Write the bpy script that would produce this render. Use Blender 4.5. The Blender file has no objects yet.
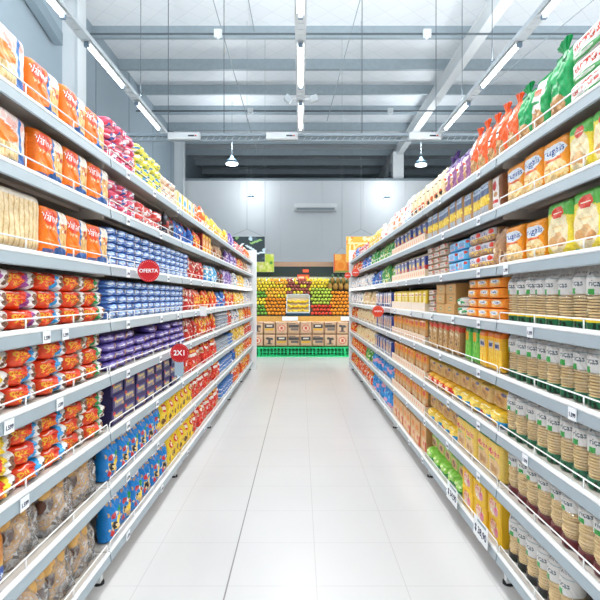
import bpy, math, random
import numpy as np
random.seed(7)
rnd = random.Random(11)
SC = bpy.context.scene
COL = SC.collection
PI = math.pi

# ------------------------------------------------------------------ camera, world, exposure
cd = bpy.data.cameras.new('camera'); cam = bpy.data.objects.new('camera', cd); COL.objects.link(cam)
cam.location = (0, 0, 1.25); cam.rotation_euler = (PI/2, 0, 0)
cd.sensor_width = 36; cd.lens = 508/600*36; cd.shift_x = -0.001; cd.shift_y = -0.005; cd.clip_start = .05
SC.camera = cam
SC.view_settings.view_transform = 'Standard'; SC.view_settings.look = 'None'
SC.view_settings.gamma = 1; SC.view_settings.use_curve_mapping = False
SC.view_settings.exposure = 0.15
W = bpy.data.worlds.new('world'); SC.world = W; W.use_nodes = True
W.node_tree.nodes['Background'].inputs[0].default_value = (.95, .97, 1, 1)
W.node_tree.nodes['Background'].inputs[1].default_value = .5
TUBE_POWER = 9.0      # emission of every fluorescent tube
TUBE_AREA = 23.0; CEILING_FILL = 38.0       # watts down from every fitting, then added upward fill for the ceiling

# ------------------------------------------------------------------ materials
def lin(h):
    h = h.lstrip('#'); v = [int(h[i:i+2], 16)/255 for i in (0, 2, 4)]
    return tuple(c/12.92 if c <= .04045 else ((c+.055)/1.055)**2.4 for c in v)
MATS = {}
def mat(name, col=None, rough=.5, metal=0, emit=0, noise=0, nscale=20, bump=0, bscale=60, attr=False, alpha=None, spec=.5):
    if name in MATS: return MATS[name]
    m = bpy.data.materials.new(name); m.use_nodes = True; nt = m.node_tree; N = nt.nodes; L = nt.links
    b = N['Principled BSDF']; b.inputs['Roughness'].default_value = rough; b.inputs['Metallic'].default_value = metal
    b.inputs['Specular IOR Level'].default_value = spec
    c = lin(col) if isinstance(col, str) else (col or (1, 1, 1))
    b.inputs['Base Color'].default_value = (*c, 1)
    tc = N.new('ShaderNodeTexCoord')
    if attr:
        a = N.new('ShaderNodeAttribute'); a.attribute_name = 'art'; L.new(a.outputs['Color'], b.inputs['Base Color'])
    elif noise:
        n = N.new('ShaderNodeTexNoise'); n.inputs['Scale'].default_value = nscale; L.new(tc.outputs['Object'], n.inputs['Vector'])
        mx = N.new('ShaderNodeMix'); mx.data_type = 'RGBA'
        mx.inputs[6].default_value = (*[x*(1-noise) for x in c], 1); mx.inputs[7].default_value = (*[min(1, x*(1+noise)) for x in c], 1)
        L.new(n.outputs['Fac'], mx.inputs[0]); L.new(mx.outputs[2], b.inputs['Base Color'])
    if bump:
        n2 = N.new('ShaderNodeTexNoise'); n2.inputs['Scale'].default_value = bscale; L.new(tc.outputs['Object'], n2.inputs['Vector'])
        bp = N.new('ShaderNodeBump'); bp.inputs['Strength'].default_value = bump; bp.inputs['Distance'].default_value = .004
        L.new(n2.outputs['Fac'], bp.inputs['Height']); L.new(bp.outputs[0], b.inputs['Normal'])
    if emit:
        b.inputs['Emission Color'].default_value = (*c, 1); b.inputs['Emission Strength'].default_value = emit
    if alpha is not None: b.inputs['Alpha'].default_value = alpha
    MATS[name] = m; return m
FILM = mat('printed_film', attr=True, rough=.32, bump=.35, bscale=45)
CARD = mat('printed_card', attr=True, rough=.55)
WHITE = mat('white_steel', '#eceff0', .4, noise=.02)
RAIL = mat('grey_price_channel', '#9caab2', .35, noise=.04, nscale=6)
BOARD = mat('shelf_steel', '#c4beb6', .45, noise=.03)
WIRE = mat('white_wire', '#f2f4f4', .35)
BACK = mat('dark_steel_gap_shade', '#0e1012', .6)  # near-black puts the shade of the shelf gaps into the back panels' colour
DARK = mat('black_rubber', '#15171a', .6)
STEEL = mat('galvanised_steel', '#98a6ae', .5, .15, noise=.12, nscale=9)
BEAMW = mat('white_painted_steel', '#d9dee0', .45, noise=.02)
CABLE = mat('dark_cable', '#4a545a', .6)
THIN = mat('grey_cable', '#8f9aa0', .6)
TUBEM = mat('fluorescent_glow', (.93, .97, 1), .4, emit=TUBE_POWER)
GREENP = mat('green_plastic', '#27d684', .4)
WOODY = mat('ochre_wood', '#d9a24e', .5, noise=.15, nscale=12)
HOOD = mat('dark_green_fascia', '#06272c', .4)
BRONZE = mat('tan_trim', '#a98e76', .5)
def clear_film():
    m = bpy.data.materials.new('clear_film'); m.use_nodes = True; nt = m.node_tree; N = nt.nodes; L = nt.links
    N.remove(N['Principled BSDF']); out = N['Material Output']
    tr = N.new('ShaderNodeBsdfTransparent'); tr.inputs[0].default_value = (.96, .96, .97, 1)
    gl = N.new('ShaderNodeBsdfGlossy'); gl.inputs['Roughness'].default_value = .12
    df = N.new('ShaderNodeBsdfDiffuse'); df.inputs[0].default_value = (.95, .95, .95, 1)
    tc = N.new('ShaderNodeTexCoord'); n = N.new('ShaderNodeTexNoise'); n.inputs['Scale'].default_value = 38; n.inputs['Detail'].default_value = 4; n.inputs['Distortion'].default_value = 1.2
    L.new(tc.outputs['Object'], n.inputs['Vector'])
    bp = N.new('ShaderNodeBump'); bp.inputs['Strength'].default_value = .9; bp.inputs['Distance'].default_value = .01
    L.new(n.outputs['Fac'], bp.inputs['Height']); L.new(bp.outputs[0], gl.inputs['Normal'])
    r = N.new('ShaderNodeMapRange'); r.inputs[1].default_value = .44; r.inputs[2].default_value = .66; r.inputs[3].default_value = .14; r.inputs[4].default_value = .5  # noise-driven white diffuse paints a crinkly sheen into the film
    L.new(n.outputs['Fac'], r.inputs[0])
    m1 = N.new('ShaderNodeMixShader'); m2 = N.new('ShaderNodeMixShader')
    L.new(r.outputs[0], m1.inputs[0]); L.new(tr.outputs[0], m1.inputs[1]); L.new(df.outputs[0], m1.inputs[2])
    fr = N.new('ShaderNodeFresnel'); fr.inputs[0].default_value = 1.28; L.new(bp.outputs[0], fr.inputs['Normal'])
    L.new(fr.outputs[0], m2.inputs[0]); L.new(m1.outputs[0], m2.inputs[1]); L.new(gl.outputs[0], m2.inputs[2])
    L.new(m2.outputs[0], out.inputs[0]); return m
CLEAR = clear_film()
def thin_film():
    m = bpy.data.materials.new('thin_wrapper'); m.use_nodes = True; nt = m.node_tree; N = nt.nodes; L = nt.links
    N.remove(N['Principled BSDF']); out = N['Material Output']; tr = N.new('ShaderNodeBsdfTransparent'); gl = N.new('ShaderNodeBsdfGlossy'); gl.inputs['Roughness'].default_value = .15
    tc = N.new('ShaderNodeTexCoord'); n = N.new('ShaderNodeTexNoise'); n.inputs['Scale'].default_value = 60; L.new(tc.outputs['Object'], n.inputs['Vector'])
    bp = N.new('ShaderNodeBump'); bp.inputs['Strength'].default_value = .8; bp.inputs['Distance'].default_value = .006; L.new(n.outputs['Fac'], bp.inputs['Height']); L.new(bp.outputs[0], gl.inputs['Normal'])
    m2 = N.new('ShaderNodeMixShader'); m2.inputs[0].default_value = .12; L.new(tr.outputs[0], m2.inputs[1]); L.new(gl.outputs[0], m2.inputs[2]); L.new(m2.outputs[0], out.inputs[0]); return m
THINF = thin_film()

# ------------------------------------------------------------------ mesh helpers
class MB:
    def __init__(s): s.v = []; s.f = []
    def box(s, x0, y0, z0, x1, y1, z1):
        b = len(s.v)
        s.v += [(x, y, z) for x in (x0, x1) for y in (y0, y1) for z in (z0, z1)]
        s.f += [tuple(b+i for i in q) for q in ((0,1,3,2),(4,6,7,5),(0,4,5,1),(2,3,7,6),(0,2,6,4),(1,5,7,3))]; return s
    def tube(s, pts, r, n=6):
        P = [np.array(p, float) for p in pts]; b0 = len(s.v)
        for i, p in enumerate(P):
            d = (P[min(i+1, len(P)-1)]-P[max(i-1, 0)]); d /= (np.linalg.norm(d)+1e-9)
            a = np.cross(d, (0, 0, 1)) if abs(d[2]) < .9 else np.cross(d, (1, 0, 0)); a /= np.linalg.norm(a); c = np.cross(d, a)
            for k in range(n):
                t = 2*PI*k/n; s.v.append(tuple(p+r*(a*math.cos(t)+c*math.sin(t))))
        for i in range(len(P)-1):
            for k in range(n):
                s.f.append((b0+i*n+k, b0+i*n+(k+1) % n, b0+(i+1)*n+(k+1) % n, b0+(i+1)*n+k))
        s.f.append(tuple(b0+k for k in range(n))[::-1]); s.f.append(tuple(b0+(len(P)-1)*n+k for k in range(n))); return s
    def lathe(s, prof, n=16, c=(0, 0, 0), sx=1, sy=1, jit=None):
        b0 = len(s.v)
        for i, (r, z) in enumerate(prof):
            ox, oy = jit[i] if jit else (0, 0)
            for k in range(n):
                t = 2*PI*k/n; s.v.append((c[0]+ox+r*sx*math.cos(t), c[1]+oy+r*sy*math.sin(t), c[2]+z))
        for i in range(len(prof)-1):
            for k in range(n):
                s.f.append((b0+i*n+k, b0+i*n+(k+1) % n, b0+(i+1)*n+(k+1) % n, b0+(i+1)*n+k))
        s.f.append(tuple(b0+k for k in range(n))[::-1]); s.f.append(tuple(b0+(len(prof)-1)*n+k for k in range(n))); return s
    def prism(s, poly, axis, a, b):      # poly in the plane normal to axis
        b0 = len(s.v); n = len(poly)
        for t in (a, b):
            for p in poly: s.v.append((t, p[0], p[1]) if axis == 'x' else ((p[0], t, p[1]) if axis == 'y' else (p[0], p[1], t)))
        for k in range(n): s.f.append((b0+k, b0+(k+1) % n, b0+n+(k+1) % n, b0+n+k))
        s.f.append(tuple(range(b0, b0+n))[::-1]); s.f.append(tuple(range(b0+n, b0+2*n))); return s
    def mesh(s, name, m, smooth=False, cols=None):
        me = bpy.data.meshes.new(name); me.from_pydata(s.v, [], s.f); me.materials.append(m)
        if cols is not None:
            a = me.color_attributes.new('art', 'FLOAT_COLOR', 'CORNER')
            cnt = np.array([len(f) for f in s.f]); c = np.repeat(np.array(cols, float), cnt, axis=0)
            a.data.foreach_set('color', np.hstack([c, np.ones((len(c), 1))]).astype(np.float32).ravel())
        if smooth: me.polygons.foreach_set('use_smooth', [True]*len(me.polygons))
        import bmesh
        bm = bmesh.new(); bm.from_mesh(me); bmesh.ops.recalc_face_normals(bm, faces=bm.faces); bm.to_mesh(me); bm.free()
        me.update(); return me
def link(name, me, parent=None, loc=(0, 0, 0), rot=(0, 0, 0), sc=None):
    o = bpy.data.objects.new(name, me); COL.objects.link(o); o.location = loc; o.rotation_euler = rot
    if sc: o.scale = sc
    if parent is not None: o.parent = parent
    return o
def tag(o, label=None, cat=None, group=None, kind=None):
    if label: o['label'] = label
    if cat: o['category'] = cat
    if group: o['group'] = group
    if kind: o['kind'] = kind
    return o
def struct(name, mb, m, smooth=False):
    return tag(link(name, mb.mesh(name, m, smooth)), kind='structure')
def empty(name, loc=(0, 0, 0), rot=(0, 0, 0)): return link(name, None, None, loc, rot)

# ------------------------------------------------------------------ printed artwork: small colour grids
TXT = {}
def glyphs(text):
    if text in TXT: return TXT[text]
    c = bpy.data.curves.new('lettering', 'FONT'); c.body = text; c.offset = .012; c.resolution_u = 3
    o = bpy.data.objects.new('lettering', c); COL.objects.link(o)
    me = bpy.data.meshes.new_from_object(o.evaluated_get(bpy.context.evaluated_depsgraph_get()))
    me.calc_loop_triangles()
    V = np.array([v.co[:2] for v in me.vertices]); T = [tuple(t.vertices) for t in me.loop_triangles]
    bpy.data.objects.remove(o); bpy.data.curves.remove(c); bpy.data.meshes.remove(me)
    V = (V-V.min(0)); TXT[text] = (V, T, V.max(0)); return TXT[text]
class Art:
    def __init__(s, w, h, base):
        s.w, s.h = w, h; s.a = np.tile(np.array(lin(base)), (h, w, 1)).astype(float)
        s.U, s.V = np.meshgrid((np.arange(w)+.5)/w, (np.arange(h)+.5)/h)
    def put(s, m, c): s.a[m] = lin(c); return s
    def r(s, x0, y0, x1, y1, c, sk=0):
        u = s.U+sk*(s.V-.5); return s.put((u >= x0) & (u < x1) & (s.V >= y0) & (s.V < y1), c)
    def e(s, cx, cy, rx, ry, c): return s.put(((s.U-cx)/rx)**2+((s.V-cy)/ry)**2 < 1, c)
    def wave(s, y, amp, c, fr=1.0, up=True):
        yy = y+amp*np.sin(s.U*PI*2*fr+1); return s.put(s.V > yy if up else s.V < yy, c)
    def sp(s, n, rr, cols, x0=0, y0=0, x1=1, y1=1, seed=1, asp=1.0):
        q = random.Random(seed)
        for _ in range(n):
            s.e(q.uniform(x0, x1), q.uniform(y0, y1), rr*q.uniform(.6, 1.3), rr*asp*q.uniform(.6, 1.3)*s.w/s.h, q.choice(cols))
        return s
    def vl(s, n, c, x0=0, y0=0, x1=1, y1=1, fr=.4):
        k = ((s.U-x0)/(x1-x0)*n) % 1
        return s.put((k < fr) & (s.U > x0) & (s.U < x1) & (s.V > y0) & (s.V < y1), c)
    def t(s, text, cx, cy, wid, c, hgt=None, slant=.0):
        V, T, mx = glyphs(text); sc = wid/mx[0]; sy = hgt/mx[1] if hgt else sc*s.w/s.h
        X = cx+(V[:, 0]-mx[0]/2)*sc; Y = cy+(V[:, 1]-mx[1]/2)*sy; X = X+slant*(Y-cy)
        m = np.zeros((s.h, s.w), bool)
        for (i, j, k) in T:
            x1, y1, x2, y2, x3, y3 = X[i], Y[i], X[j], Y[j], X[k], Y[k]
            d = (y2-y3)*(x1-x3)+(x3-x2)*(y1-y3)
            if abs(d) < 1e-12: continue
            a = ((y2-y3)*(s.U-x3)+(x3-x2)*(s.V-y3))/d; b = ((y3-y1)*(s.U-x3)+(x1-x3)*(s.V-y3))/d
            m |= (a >= -1e-6) & (b >= -1e-6) & (a+b <= 1+1e-6)
        return s.put(m, c)
    def grain(s, k=.06, seed=3):
        g = np.random.RandomState(seed).normal(1, k, (s.h, s.w, 1)); s.a = np.clip(s.a*g, 0, 1); return s

def wr(u, v, q, amp):
    return amp*(math.sin(u*9+q)*math.sin(v*7+q*2)+.6*math.sin(u*17+v*11+q*3)+.45*math.sin(v*23-u*13+q)+.3*math.sin(v*41+u*37+q))
def bag_mesh(name, w, h, d, art, mode='stand', q=1.0, amp=.0035, mt=None):
    nu, nv = art.w, art.h; mb = MB(); cols = []
    for side in (-1, 1):
        b0 = len(mb.v)
        for j in range(nv+1):
            v = j/nv
            for i in range(nu+1):
                l = 2*i/nu-1; s = .55*math.sin(PI/2*l)+.45*l; u = (s+1)/2
                edge = (1-abs(s)**3)
                if mode == 'stand':
                    bt = min(1, ((1-v)/.42))**.75; bb = min(1, .72+v*2)
                    y = d/2*bt*bb*(max(0, 1-abs(s)**5))**.5
                    hw = w/2*(.985-.05*math.sin(PI*min(1, v*1.1))+.02*math.sin(v*15+q))
                    x = s*hw; z = v*h*(1-.02*abs(s)*math.sin(q*2))-(.012*(1-v)*0)
                    if v > .9: z += .003*math.sin(u*9+q*4)
                elif mode == 'pillow':
                    t = 2*v-1
                    bu = (max(0, 1-abs(s)**7))**.6
                    y = d/2*bu*(max(0, 1-abs(t)**4))**.45
                    x = s*w/2; z = h/2+t*h/2*(1-.13*abs(s)**8)+.002*math.sin(s*7+q*3)
                else:   # brick: squarish soft pack
                    t = 2*v-1
                    y = d/2*(max(0, 1-abs(s)**9))**.35*(max(0, 1-abs(t)**9))**.35
                    x = s*w/2; z = h/2+t*h/2
                y += wr(u, v, q, amp)*edge*(1 if mode != 'brick' else .5)*min(1, (1-v)*6+.1)
                mb.v.append((x, side*max(y, 0.0008), z))
        for j in range(nv):
            for i in range(nu):
                a = b0+j*(nu+1)+i
                mb.f.append((a, a+1, a+nu+2, a+nu+1) if side < 0 else (a, a+nu+1, a+nu+2, a+1))
                cols.append(art.a[j, i])
    # stitch the rim
    n1 = (nu+1)*(nv+1)
    rim = [i for i in range(nu)], [(j) for j in range(nv)]
    for i in range(nu):
        for j, r in ((0, 0), (nv, nv-1)):
            a = j*(nu+1)+i; mb.f.append((a, a+1, a+1+n1, a+n1)); cols.append(art.a[r, i])
    for j in range(nv):
        for i, r in ((0, 0), (nu, nu-1)):
            a = j*(nu+1)+i; mb.f.append((a, a+nu+1, a+nu+1+n1, a+n1)); cols.append(art.a[j, r])
    me = MB.mesh(mb, name, mt or FILM, True, cols); return me
def box_mesh(name, w, h, d, art, side, top=None, mt=None, bev=.003):
    top = top or side; nu, nv = art.w, art.h; mb = MB(); cols = []
    for j in range(nv+1):
        for i in range(nu+1):
            mb.v.append((-w/2+bev+(w-2*bev)*i/nu, -d/2, bev+(h-2*bev)*j/nv))
    for j in range(nv):
        for i in range(nu):
            a = j*(nu+1)+i; mb.f.append((a, a+1, a+nu+2, a+nu+1)); cols.append(art.a[j, i])
    c = [0, nu, nv*(nu+1)+nu, nv*(nu+1)]
    def ring(y, b):
        k = len(mb.v); mb.v.extend([(-w/2+b, y, b), (w/2-b, y, b), (w/2-b, y, h-b), (-w/2+b, y, h-b)]); return [k, k+1, k+2, k+3]
    r1 = ring(-d/2+bev, 0); r2 = ring(d/2-bev, 0); r3 = ring(d/2, bev)
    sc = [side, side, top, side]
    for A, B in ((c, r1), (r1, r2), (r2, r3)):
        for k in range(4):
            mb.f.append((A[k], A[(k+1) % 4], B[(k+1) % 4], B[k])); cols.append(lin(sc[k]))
    mb.f.append(tuple(r3)); cols.append(lin(side))
    return mb.mesh(name, mt or CARD, False, cols)
def seal_mesh(name, w, h, colr):          # crimped strip, standing along x, height h
    mb = MB(); n = 24
    for i in range(n+1):
        x = -w/2+w*i/n; y = .0014*(1 if i % 2 else -1)
        mb.v += [(x, y-.0006, 0), (x, y-.0006, h), (x, y+.0006, 0), (x, y+.0006, h)]
    for i in range(n):
        a = i*4; mb.f += [(a, a+4, a+5, a+1), (a+2, a+3, a+7, a+6), (a+1, a+5, a+7, a+3), (a, a+2, a+6, a+4)]
    return mb.mesh(name, FILM, False, [lin(colr)]*len(mb.f))

# ------------------------------------------------------------------ kinds of goods
KINDS = {}
class Kind: pass
def kind(key, name, desc, cat, w, h, d, shape, art, side='#888888', top=None, var=3, seal=None, amp=.0035, mt=None):
    k = Kind(); k.key = key; k.name = name; k.desc = desc; k.cat = cat; k.w = w; k.h = h; k.d = d; k.parts = []
    k.seal = None; k.root = 'mesh'; k.shape = shape
    art.grain(.06, len(KINDS))
    if shape == 'box': k.m = [box_mesh(name, w, h, d, art, side, top)]
    else:
        k.m = []
        mix = key.endswith('mix') or key in ('cyandot', 'redbrown', 'redyellow', 'redbag', 'pink', 'redwhite', 'yellowdot', 'cream', 'reddot', 'bluepink', 'creampasta')
        for i in range(5 if mix else var):
            if mix and i: art.a = np.roll(art.a, (5, 7), (0, 1)) if key != 'redbag' else np.roll(art.a, 7, 1)
            k.m.append(bag_mesh(name, w, h, d, art, shape, q=1.3+1.7*i, amp=amp, mt=mt))
        k.mix = mix
    if seal:
        if shape == 'stand': k.seal = [('top_seal', seal_mesh('top_seal', w*.96, .012, seal), (0, 0, h*.985), (0, 0, 0))]
        else:
            sm = seal_mesh('end_seal', h*.72, .011, seal)
            k.seal = [('end_seal', sm, (-w/2+.001, 0, h/2), (0, -PI/2, 0)), ('end_seal', sm, (w/2-.001, 0, h/2), (0, PI/2, 0))]
    KINDS[key] = k; return k

def A(w, h, b): return Art(w, h, b)
# --- left rack
a = A(56, 40, '#f5791a').r(.50, 0, .55, 1, '#2b78c2').r(.55, 0, 1, 1, '#e9c27c').vl(7, '#c98f42', .55, 0, .97, .62, .35).r(.55, .72, 1, 1, '#f3ece0').e(.68, .66, .06, .06, '#c62127').e(.8, .58, .05, .05, '#c62127').sp(8, .03, ['#f8f2e8', '#d9a052'], .56, .5, .95, .95, 4)
a.e(.27, .76, .22, .18, '#ea4a24').t('Vainillas', .26, .77, .44, '#ffffff', .17).t('Vainillas', .26, .56, .3, '#f8d9b0', .08).e(.62, .09, .24, .12, '#2467b3').r(.05, .04, .36, .12, '#5a6aa8').r(.1, .3, .4, .33, '#f8a860')
kind('ladyfinger', 'ladyfinger_bag', 'orange ladyfinger bag with clear window', 'biscuit bag', .195, .165, .075, 'brick', a, seal='#f08a3a', amp=.006)
a = A(56, 36, '#f1dcc9').wave(.55, .05, '#f4e6e2').sp(30, .05, ['#f3b9ae', '#ffffff', '#f6cfc6'], 0, .6, .8, 1, 4).e(.4, .55, .3, .16, '#f5811f').e(.4, .56, .24, .06, '#f8a04c').r(.72, .2, .76, 1, '#2b78c2').r(0, 0, .5, .12, '#f5702a').e(.75, .12, .25, .16, '#2467b3').r(0, .12, .7, .4, '#e8cf9f').vl(12, '#d9b577', 0, .14, .7, .4, .3)
kind('ladyfinger_white', 'ladyfinger_bag', 'pale ladyfinger bag with orange oval', 'biscuit bag', .28, .185, .08, 'brick', a, seal='#f3c9bd', amp=.006)
a = A(60, 30, '#e6cfa4').vl(15, '#c9a56a', 0, .08, 1, .86, .28).r(0, .86, 1, 1, '#cfc6b8').r(0, 0, 1, .06, '#cfc6b8')
kind('breadstick', 'breadstick_bag', 'clear bag of pale breadsticks', 'breadstick bag', .31, .185, .1, 'brick', a)
def oro(key, stripe, sname):
    a = A(56, 24, '#de3416').r(.46, 0, .58, 1, stripe, -.16).r(.57, 0, 1.4, 1, '#e6e2de', -.16).e(.77, .55, .09, .28, '#8a5a3a').e(.70, .35, .05, .18, '#6e4630').e(.86, .35, .05, .2, '#a5764c').e(.77, .58, .03, .1, '#5a3826')
    a.e(.2, .5, .2, .5, '#ea4a1c').t('9', .12, .56, .09, '#f2b92e', .5).t('DE', .24, .68, .11, '#f2b92e', .2).t('ORO', .3, .36, .22, '#f2b92e', .28).r(.1, .88, .4, .92, '#f4d8c8').r(.62, .06, .9, .1, '#b8b0a8')
    kind(key, 'biscuit_packet', 'red biscuit packet with %s stripe' % sname, 'biscuit packet', .165, .062, .1, 'pillow', a, seal='#d8391a', amp=.006)

for k_, c_, n_ in (('oro_y', '#f4d21f', 'yellow'), ('oro_b', '#2a9fe0', 'blue'), ('oro_p', '#9b3f92', 'purple'), ('oro_br', '#8b6a45', 'brown'), ('oro_g', '#1c9a50', 'green')): oro(k_, c_, n_)
a = A(24, 20, '#e2577a').r(0, 0, 1, .14, '#f2d6dc').sp(9, .12, ['#f4f0f2', '#d43c52', '#f3a9bd', '#3a6fc2'], seed=5).r(.3, .4, .75, .6, '#ffffff').r(.35, .45, .7, .55, '#3d66b8')
kind('pink', 'wafer_packet', 'pink wafer packet with white panel', 'wafer packet', .11, .05, .12, 'pillow', a, seal=None)
a = A(24, 20, '#e3413a').sp(9, .14, ['#fbf3f0', '#ef8f86', '#ffffff'], seed=9).r(.2, .35, .8, .6, '#ffffff').r(.28, .4, .72, .55, '#d72f2b')
kind('redwhite', 'wafer_packet', 'red and white wafer packet', 'wafer packet', .13, .06, .12, 'pillow', a)
a = A(24, 26, '#f3ea5c').sp(16, .1, ['#f9f7d0', '#7fb94c', '#d9c21f', '#ffffff', '#3f8fcf'], seed=2)
kind('yellowdot', 'wafer_packet', 'yellow wafer packet with green dots', 'wafer packet', .11, .05, .12, 'pillow', a)
a = A(24, 20, '#f2dcc6').sp(10, .11, ['#ffffff', '#e7b187', '#d88a5b', '#7f96b8'], seed=12)
kind('cream', 'biscuit_packet', 'cream printed small packet', 'biscuit packet', .11, .05, .12, 'pillow', a)
a = A(36, 16, '#3a63b8').r(0, 0, 1, .3, '#5d92dc').e(.3, .6, .24, .3, '#9cc0ee').e(.74, .5, .13, .36, '#2c2a34').e(.74, .5, .08, .24, '#e6dccb').r(.1, .45, .48, .65, '#f4f8ff').r(.12, .12, .4, .22, '#dbe9fa').e(.93, .7, .05, .18, '#d8402e').r(.52, .7, .6, .95, '#1c3577')
kind('bluepack', 'cookie_packet', 'small blue cookie packet', 'cookie packet', .118, .036, .1, 'pillow', a, var=2, amp=.002)
a = A(36, 18, '#6450ac').e(.3, .55, .26, .3, '#9c8ed6').sp(6, .06, ['#c9bcea', '#3f2f86', '#b98a5c'], seed=15).r(.12, .45, .5, .62, '#ece8f4').e(.75, .5, .15, .32, '#a5764e').e(.72, .56, .07, .15, '#c79a6b').r(0, 0, 1, .14, '#3b2d7c')
kind('purplepack', 'cookie_packet', 'purple chocolate cookie packet', 'cookie packet', .125, .042, .12, 'pillow', a, var=2, amp=.003)
a = A(34, 22, '#2c2358').r(.08, .12, .92, .88, '#413681').r(.14, .2, .86, .75, '#8a8390').t('Pepitos', .5, .52, .64, '#f0d75a').e(.16, .8, .1, .14, '#c9322c').e(.8, .24, .1, .12, '#c7a070')
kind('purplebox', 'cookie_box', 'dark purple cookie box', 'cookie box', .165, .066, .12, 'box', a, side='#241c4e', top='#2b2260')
a = A(44, 52, '#1484d4').sp(16, .05, ['#ecd2a0', '#d9b27c', '#c9965c'], 0, .5, 1, 1, 3).e(.5, .36, .27, .17, '#f6d12c').e(.40, .52, .27, .15, '#1484d4').e(.3, .52, .11, .08, '#d12c2a').e(.36, .28, .12, .09, '#1f1b22').e(.62, .16, .15, .09, '#d8b07a').e(.28, .16, .1, .08, '#c92c2c').e(.66, .56, .1, .07, '#2c9c4a').e(.5, .5, .08, .05, '#f4efe2').e(.75, .4, .07, .06, '#b01f30').sp(7, .04, ['#e8cf9c', '#1568ac'], 0, 0, 1, .3, 8).r(.2, .82, .75, .9, '#f4f6fa')
kind('bluefruit', 'cereal_bag', 'blue cereal bag with fruit pictures', 'cereal bag', .15, .205, .08, 'stand', a, seal='#1668ac', amp=.005)
a = A(36, 46, '#f4cf2e').e(.5, .66, .26, .13, '#d93a2c').e(.5, .66, .18, .06, '#f7e9d8').e(.3, .25, .14, .1, '#6b4424').e(.68, .32, .15, .1, '#8a5a30').e(.68, .32, .07, .05, '#2c2018').sp(7, .05, ['#a3703c', '#f7e27a', '#c8322c'], 0, .05, 1, .5, 4)
kind('yellowcookie', 'cookie_bag', 'yellow cookie bag with red oval', 'cookie bag', .15, .2, .08, 'stand', a, seal='#e0b820', amp=.005)
a = A(30, 40, '#da2f22').sp(14, .08, ['#f4ece4', '#c98f5a', '#f26a4c', '#a81c18'], 0, 0, 1, .62, 6).r(.1, .62, .9, .76, '#f8f0e6', .2).e(.5, .86, .3, .07, '#f7b32b')
kind('redbag', 'snack_bag', 'red snack bag', 'snack bag', .13, .19, .07, 'stand', a, seal='#b8241c', amp=.006)
a = A(30, 36, '#c8302a').sp(26, .08, ['#f4e6dc', '#8a4a34', '#e9c9a4', '#5b2e22', '#e8584a'], seed=16)
kind('redbrown', 'snack_bag', 'brown and red snack bag', 'snack bag', .13, .17, .07, 'stand', a, amp=.006)
a = A(30, 36, '#e34a1c').sp(20, .09, ['#f6c12c', '#f4e6dc', '#d6261c', '#f7dd6c'], seed=26)
kind('redyellow', 'snack_bag', 'red and yellow snack bag', 'snack bag', .13, .175, .07, 'stand', a, amp=.006)
a = A(26, 18, '#9aa2ab').r(.05, .15, .95, .5, '#d4d7db').r(.2, .5, .9, .75, '#6f7f9c').e(.75, .6, .14, .2, '#7db0d8')
kind('silver', 'cracker_packet', 'silver grey cracker packet', 'cracker packet', .16, .045, .12, 'pillow', a, var=2)
a = A(26, 18, '#3f7fc9').r(.05, .15, .95, .5, '#dfe7ee').r(.2, .5, .9, .75, '#2350a0')
kind('bluewhite', 'cracker_packet', 'blue and white cracker packet', 'cracker packet', .16, .045, .12, 'pillow', a, var=2)
a = A(28, 30, '#f2c53c').sp(18, .1, ['#fbf0cf', '#d9822b', '#f7df7a', '#ffffff', '#c9a35a'], seed=36)
kind('yellowmix', 'snack_bag', 'yellow and cream snack bag', 'snack bag', .13, .175, .07, 'stand', a, amp=.005)
a = A(28, 30, '#f06a2a').sp(18, .1, ['#fbe3cf', '#e23a24', '#f7b13a', '#ffffff'], seed=46)
kind('orangemix', 'snack_bag', 'orange and white snack bag', 'snack bag', .13, .175, .07, 'stand', a, amp=.005)
a = A(28, 30, '#e9e2dc').sp(18, .1, ['#b9c4d2', '#5f6f8f', '#d6a8a0', '#ffffff', '#6fb0d6'], seed=56)
kind('whitemix', 'snack_bag', 'white printed snack bag', 'snack bag', .13, .175, .07, 'stand', a, amp=.005)
a = A(28, 30, '#7d5bb0').sp(18, .1, ['#d8c8ea', '#4b3590', '#efe6f4', '#c79ad0'], seed=66)
kind('purplemix', 'snack_bag', 'purple and white snack bag', 'snack bag', .13, .175, .07, 'stand', a, amp=.005)
a = A(28, 30, '#2f6fc8').sp(20, .1, ['#1d3f92', '#7fc1ee', '#d9402e', '#ffffff', '#35a0e0'], seed=76)
kind('bluemix', 'snack_bag', 'blue printed snack bag', 'snack bag', .13, .165, .07, 'stand', a, amp=.006)
a = A(28, 30, '#5cb8e2').sp(24, .09, ['#ffffff', '#d9404a', '#2b6fc0', '#f2d9d0'], seed=77)
kind('cyandot', 'snack_bag', 'pale blue dotted snack bag', 'snack bag', .13, .165, .07, 'stand', a, amp=.006)
a = A(28, 30, '#3a3338').sp(20, .1, ['#8a6a60', '#c9c2c0', '#b0362e', '#3b4a66', '#191619'], seed=86)
kind('darkmix', 'snack_bag', 'dark printed snack bag', 'snack bag', .13, .175, .07, 'stand', a, amp=.006)
a = A(28, 30, '#b98e68').sp(20, .1, ['#7e5a40', '#e6d0b4', '#d9b084', '#a03c2c'], seed=96)
kind('brownmix', 'snack_bag', 'brown printed snack bag', 'snack bag', .13, .17, .07, 'stand', a, amp=.005)
a = A(28, 30, '#3fa24c').sp(20, .09, ['#e7e36a', '#1c7a38', '#f2f2e0', '#8fcf4c'], seed=97)
kind('greenmix', 'snack_bag', 'green and yellow snack bag', 'snack bag', .14, .185, .07, 'stand', a, amp=.004)
a = A(30, 30, '#c02a24').r(.25, 0, 1, 1, '#f2c73a').e(.6, .55, .22, .3, '#b8301f').e(.6, .55, .12, .18, '#f8ead0')
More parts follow.
